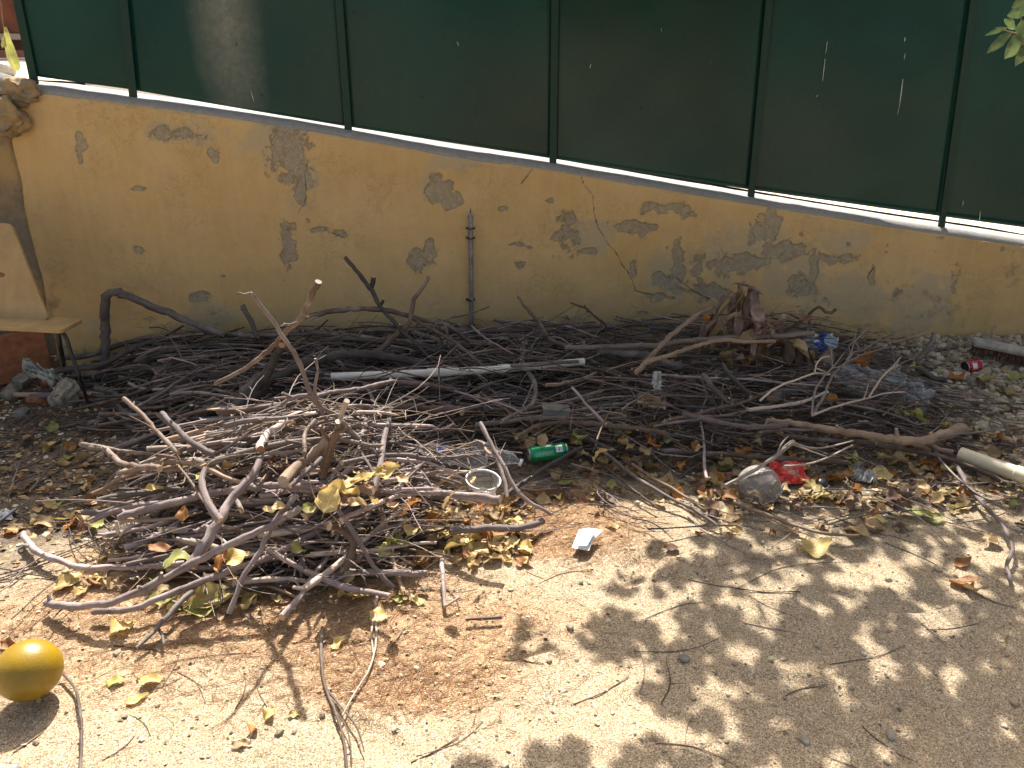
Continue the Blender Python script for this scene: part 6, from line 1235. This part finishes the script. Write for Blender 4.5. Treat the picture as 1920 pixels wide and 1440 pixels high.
# hanging vine leaf, top left
root = empty('hanging_vine', tuple(Y(6, 0, 3.3)), 'thin vine with one long yellow-green leaf hanging at the top left corner', 'vine')
mb = MB(); tube(mb, spline([(Y(-4, -40, 3.3), .0018), (Y(2, 10, 3.3), .0018), (Y(6, 48, 3.3), .0022), (Y(12, 62, 3.3), .003)], .02), 6); mb.build('stem', M['bark_tan'], root)
def strip(pts, mat):
    mb = MB(); vs = []; fs = []; uv = []
    for (px, py, hw, dy) in pts:
        c = Y(px, py, 3.3 + dy); 
        for i in range(5): u = i / 2 - 1; vs.append(c + Vector((u * hw / F * 3.5, -.012 * (1 - abs(u)), .004 * u)))
    for j in range(len(pts) - 1):
        for i in range(4): a = j * 5 + i; fs.append((a, a + 1, a + 6, a + 5)); uv.append([(i / 4, j / 8), ((i + 1) / 4, j / 8), ((i + 1) / 4, (j + 1) / 8), (i / 4, (j + 1) / 8)])
    mb.add(vs, fs, 0, .7, uv); mb.build('leaf', M[mat], root)
strip([(10, 52, 2, 0), (12, 64, 5, -.01), (14, 76, 6, 0), (18, 90, 8, .01), (22, 104, 9, 0), (27, 118, 9, -.01), (31, 127, 7, 0), (35, 133, 2, .01)], 'leaf_green'); strip([(10, 62, 2, 0), (9, 72, 6, .02), (8, 82, 6, .01), (7, 90, 2, 0)], 'leaf_green')

# block corner, bottom left
c = G(8, 1452, .03); mb = MB(); box(mb, Vector((c.x - .02, c.y - .035, .035)), .14, .07, .07, Euler((0, 0, -.05)), bev=.006); tag(mb.build('concrete_block', M['cement'], loc=c), 'grey block corner just entering at the bottom left edge', 'block')

# ------------------------------------------------------------------ overhanging tree whose leaves dapple the sand
tree = empty('tree', (4.1, 3.6, 0), 'leafy green tree whose low sprig of leaves hangs in at the top right', 'tree')
rng = random.Random(17); TOP = Vector((4.0, 3.7, 3.4))
mb = MB(); tube(mb, spline([(Vector((4.1, 3.6, -.05)), .17), (Vector((4.12, 3.62, .6)), .13), (Vector((4.0, 3.7, 1.6)), .115), (Vector((4.05, 3.6, 2.6)), .10), (TOP, .08)], .1), 14, rough=.05, rng=rng); mb.build('trunk', M['bark_brown'], tree)
LF = []
def inpoly(x, y, P):
    c = False; j = len(P) - 1
    for i in range(len(P)):
        if (P[i][1] > y) != (P[j][1] > y) and x < (P[j][0] - P[i][0]) * (y - P[i][1]) / (P[j][1] - P[i][1]) + P[i][0]: c = not c
        j = i
    return c
PA = [(1130, 1130), (1180, 1060), (1290, 1040), (1400, 1010), (1500, 1040), (1620, 1040), (1780, 990), (1990, 960), (1990, 1500), (1480, 1480), (1420, 1360), (1260, 1320), (1200, 1290), (1240, 1215), (1110, 1225), (1085, 1180)]
PB = [(1300, 870), (1500, 930), (1660, 900), (1960, 880), (1960, 1010), (1300, 1040)]
blobs = [(972, 1205, 26), (990, 1163, 18), (1040, 1196, 22), (1020, 1402, 30), (1080, 1402, 30), (1000, 1450, 40), (880, 1430, 28), (1230, 1390, 34), (1190, 1425, 40), (1290, 1420, 50), (1380, 1400, 60), (1150, 1090, 24), (1130, 1150, 26), (1230, 1010, 16), (1420, 955, 20), (1600, 950, 22)]
holes = [(1340, 1288, 42), (1270, 1165, 22), (1480, 1075, 22), (1225, 1125, 26), (1560, 1310, 42), (1500, 1235, 36), (1640, 1225, 36), (1600, 1060, 36), (1750, 1150, 40), (1800, 1080, 36), (1690, 1330, 30), (1440, 1150, 26), (1380, 1200, 30), (1850, 1230, 30), (1420, 1110, 22), (1540, 1140, 24), (1880, 1350, 26), (1660, 1400, 30), (1560, 1400, 30), (1860, 1020, 36), (1460, 1340, 32), (1350, 1095, 18), (1720, 1040, 20)]
crown = MB(); twigs = []
def add_leaf(px, py, jit=0.0, big=1.0):
    g = G(px, py); t = rng.uniform(2.3, 3.1); p = g + SUN * t
    while proj(p)[1] > -60: t += .1; p = g + SUN * t
    L = rng.uniform(.07, .105) * big; leaf_mesh(crown, p, L, L * .62, Euler((rng.gauss(0, .5) + .3, rng.gauss(0, .5), rng.uniform(0, 6.28))), rng, .4, 0, petiole=False); return p
pts3 = []; n = 0
for _ in range(5200):
    px = rng.uniform(1080, 1990); py = rng.uniform(860, 1500); ina = inpoly(px, py, PA); inb = (not ina) and inpoly(px, py, PB) and rng.random() < .30
    if not (ina or inb): continue
    if any((px - a) ** 2 + ((py - b) * 1.25) ** 2 < (r * 1.15) ** 2 for a, b, r in holes): continue
    dens = 0.41 * (0.7 + (py - 1000) / 1400) * (1 + 1.6 * float(fbm(np.array(px / 60), np.array(py / 45), 2)))
    if inb: dens = .8
    if rng.random() < dens * 1.0: pts3.append(add_leaf(px, py)); n += 1
for (a, b, r) in blobs:
    for k in range(max(3, int(r / 6))): pts3.append(add_leaf(a + rng.gauss(0, r * .35), b + rng.gauss(0, r * .25)))
# more foliage above and to the right, outside the picture
for _ in range(900):
    p = Vector((rng.gauss(4.0, .9), rng.gauss(3.8, .8), rng.gauss(4.0, .5)));
    if p.x < 3.0: continue
    L = rng.uniform(.06, .09); leaf_mesh(crown, p, L, L * .6, Euler((rng.gauss(0, .6), rng.gauss(0, .6), rng.uniform(0, 6.28))), rng, .4, 0, petiole=False)
crown.build('crown', M['leaf_live'], tree)
# limbs and twigs carrying the leaves
mb = MB(); hubs = []
for tgt in [(2.6, 3.4, 2.75), (1.9, 3.7, 2.65), (1.2, 3.6, 2.55), (2.3, 3.0, 2.5), (.7, 3.5, 2.5)]:
    T = Vector(tgt); s0 = Vector((4.0, 3.7, 2.9 + rng.uniform(0, .4))); mid = (s0 + T) / 2 + Vector((0, 0, .18)); path = spline([(s0, .035), (mid, .022), (T, .009)], .12); hubs += [q for q, r in path[2:]]; tube(mb, path, 7, rough=.05, rng=rng)
mb.build('limb', M['bark_brown'], tree)
mb = MB()
for p in pts3[::4]:
    hbt = min(hubs, key=lambda q: (q - p).length); tube(mb, [(hbt, .0035), ((hbt + p) / 2 + Vector((0, 0, .02)), .002), (p, .001)], 4, cap=False)
mb.build('twigs', M['bark_brown'], tree)
# the sprig that shows
mb = MB(); yb = 2.9
tube(mb, spline([(Y(1990, 20, yb), .004), (Y(1935, 62, yb), .003), (Y(1895, 60, yb), .002), (Y(1868, 52, yb), .0012)], .03), 6)
tube(mb, spline([(Y(1935, 62, yb), .002), (Y(1915, 40, yb), .0018), (Y(1912, 10, yb), .001)], .03), 5); mb.build('sprig', M['bark_tan'], tree)
def sleaf(pts):
    a = Y(*pts[0], yb); b = Y(*pts[1], yb - .03); d = (b - a); L = d.length; hw = pts[2] / F * 3.3; s = Vector((-d.z, 0, d.x)).normalized(); vs = []; fs = []; uv = []
    for j in range(12):
        t = j / 11; w_ = hw * math.sin(math.pi * t ** .8) ** .9
        for i in range(5): u = i / 2 - 1; vs.append(a + d * t + s * u * w_ * (1 + .05 * math.sin(t * 20)) + Vector((0, .35 * abs(u) * w_ + .004 * math.sin(t * 9), 0)) + Vector((0, 0, -.012 * t * t)))
    for j in range(11):
        for i in range(4): q = j * 5 + i; fs.append((q, q + 1, q + 6, q + 5)); uv.append([(i / 4, j / 11), ((i + 1) / 4, j / 11), ((i + 1) / 4, (j + 1) / 11), (i / 4, (j + 1) / 11)])
    m_ = MB(); m_.add(vs, fs, 0, rng.random(), uv); m_.build('leaf', M['leaf_live'], tree)
for q in [((1890, 52), (1848, 60), 4), ((1898, 62), (1851, 94), 8), ((1925, 64), (1885, 104), 13), ((1935, 80), (1905, 118), 10), ((1915, 38), (1945, 90), 14), ((1930, 20), (1890, 22), 9), ((1940, -10), (1898, 8), 9), ((1960, 40), (1925, 20), 10), ((1905, 55), (1885, 28), 6)]: sleaf(q)
import collections
print(collections.Counter(o.name.split('.')[0] for o in bpy.data.objects if o.parent is None and 'kind' not in o))
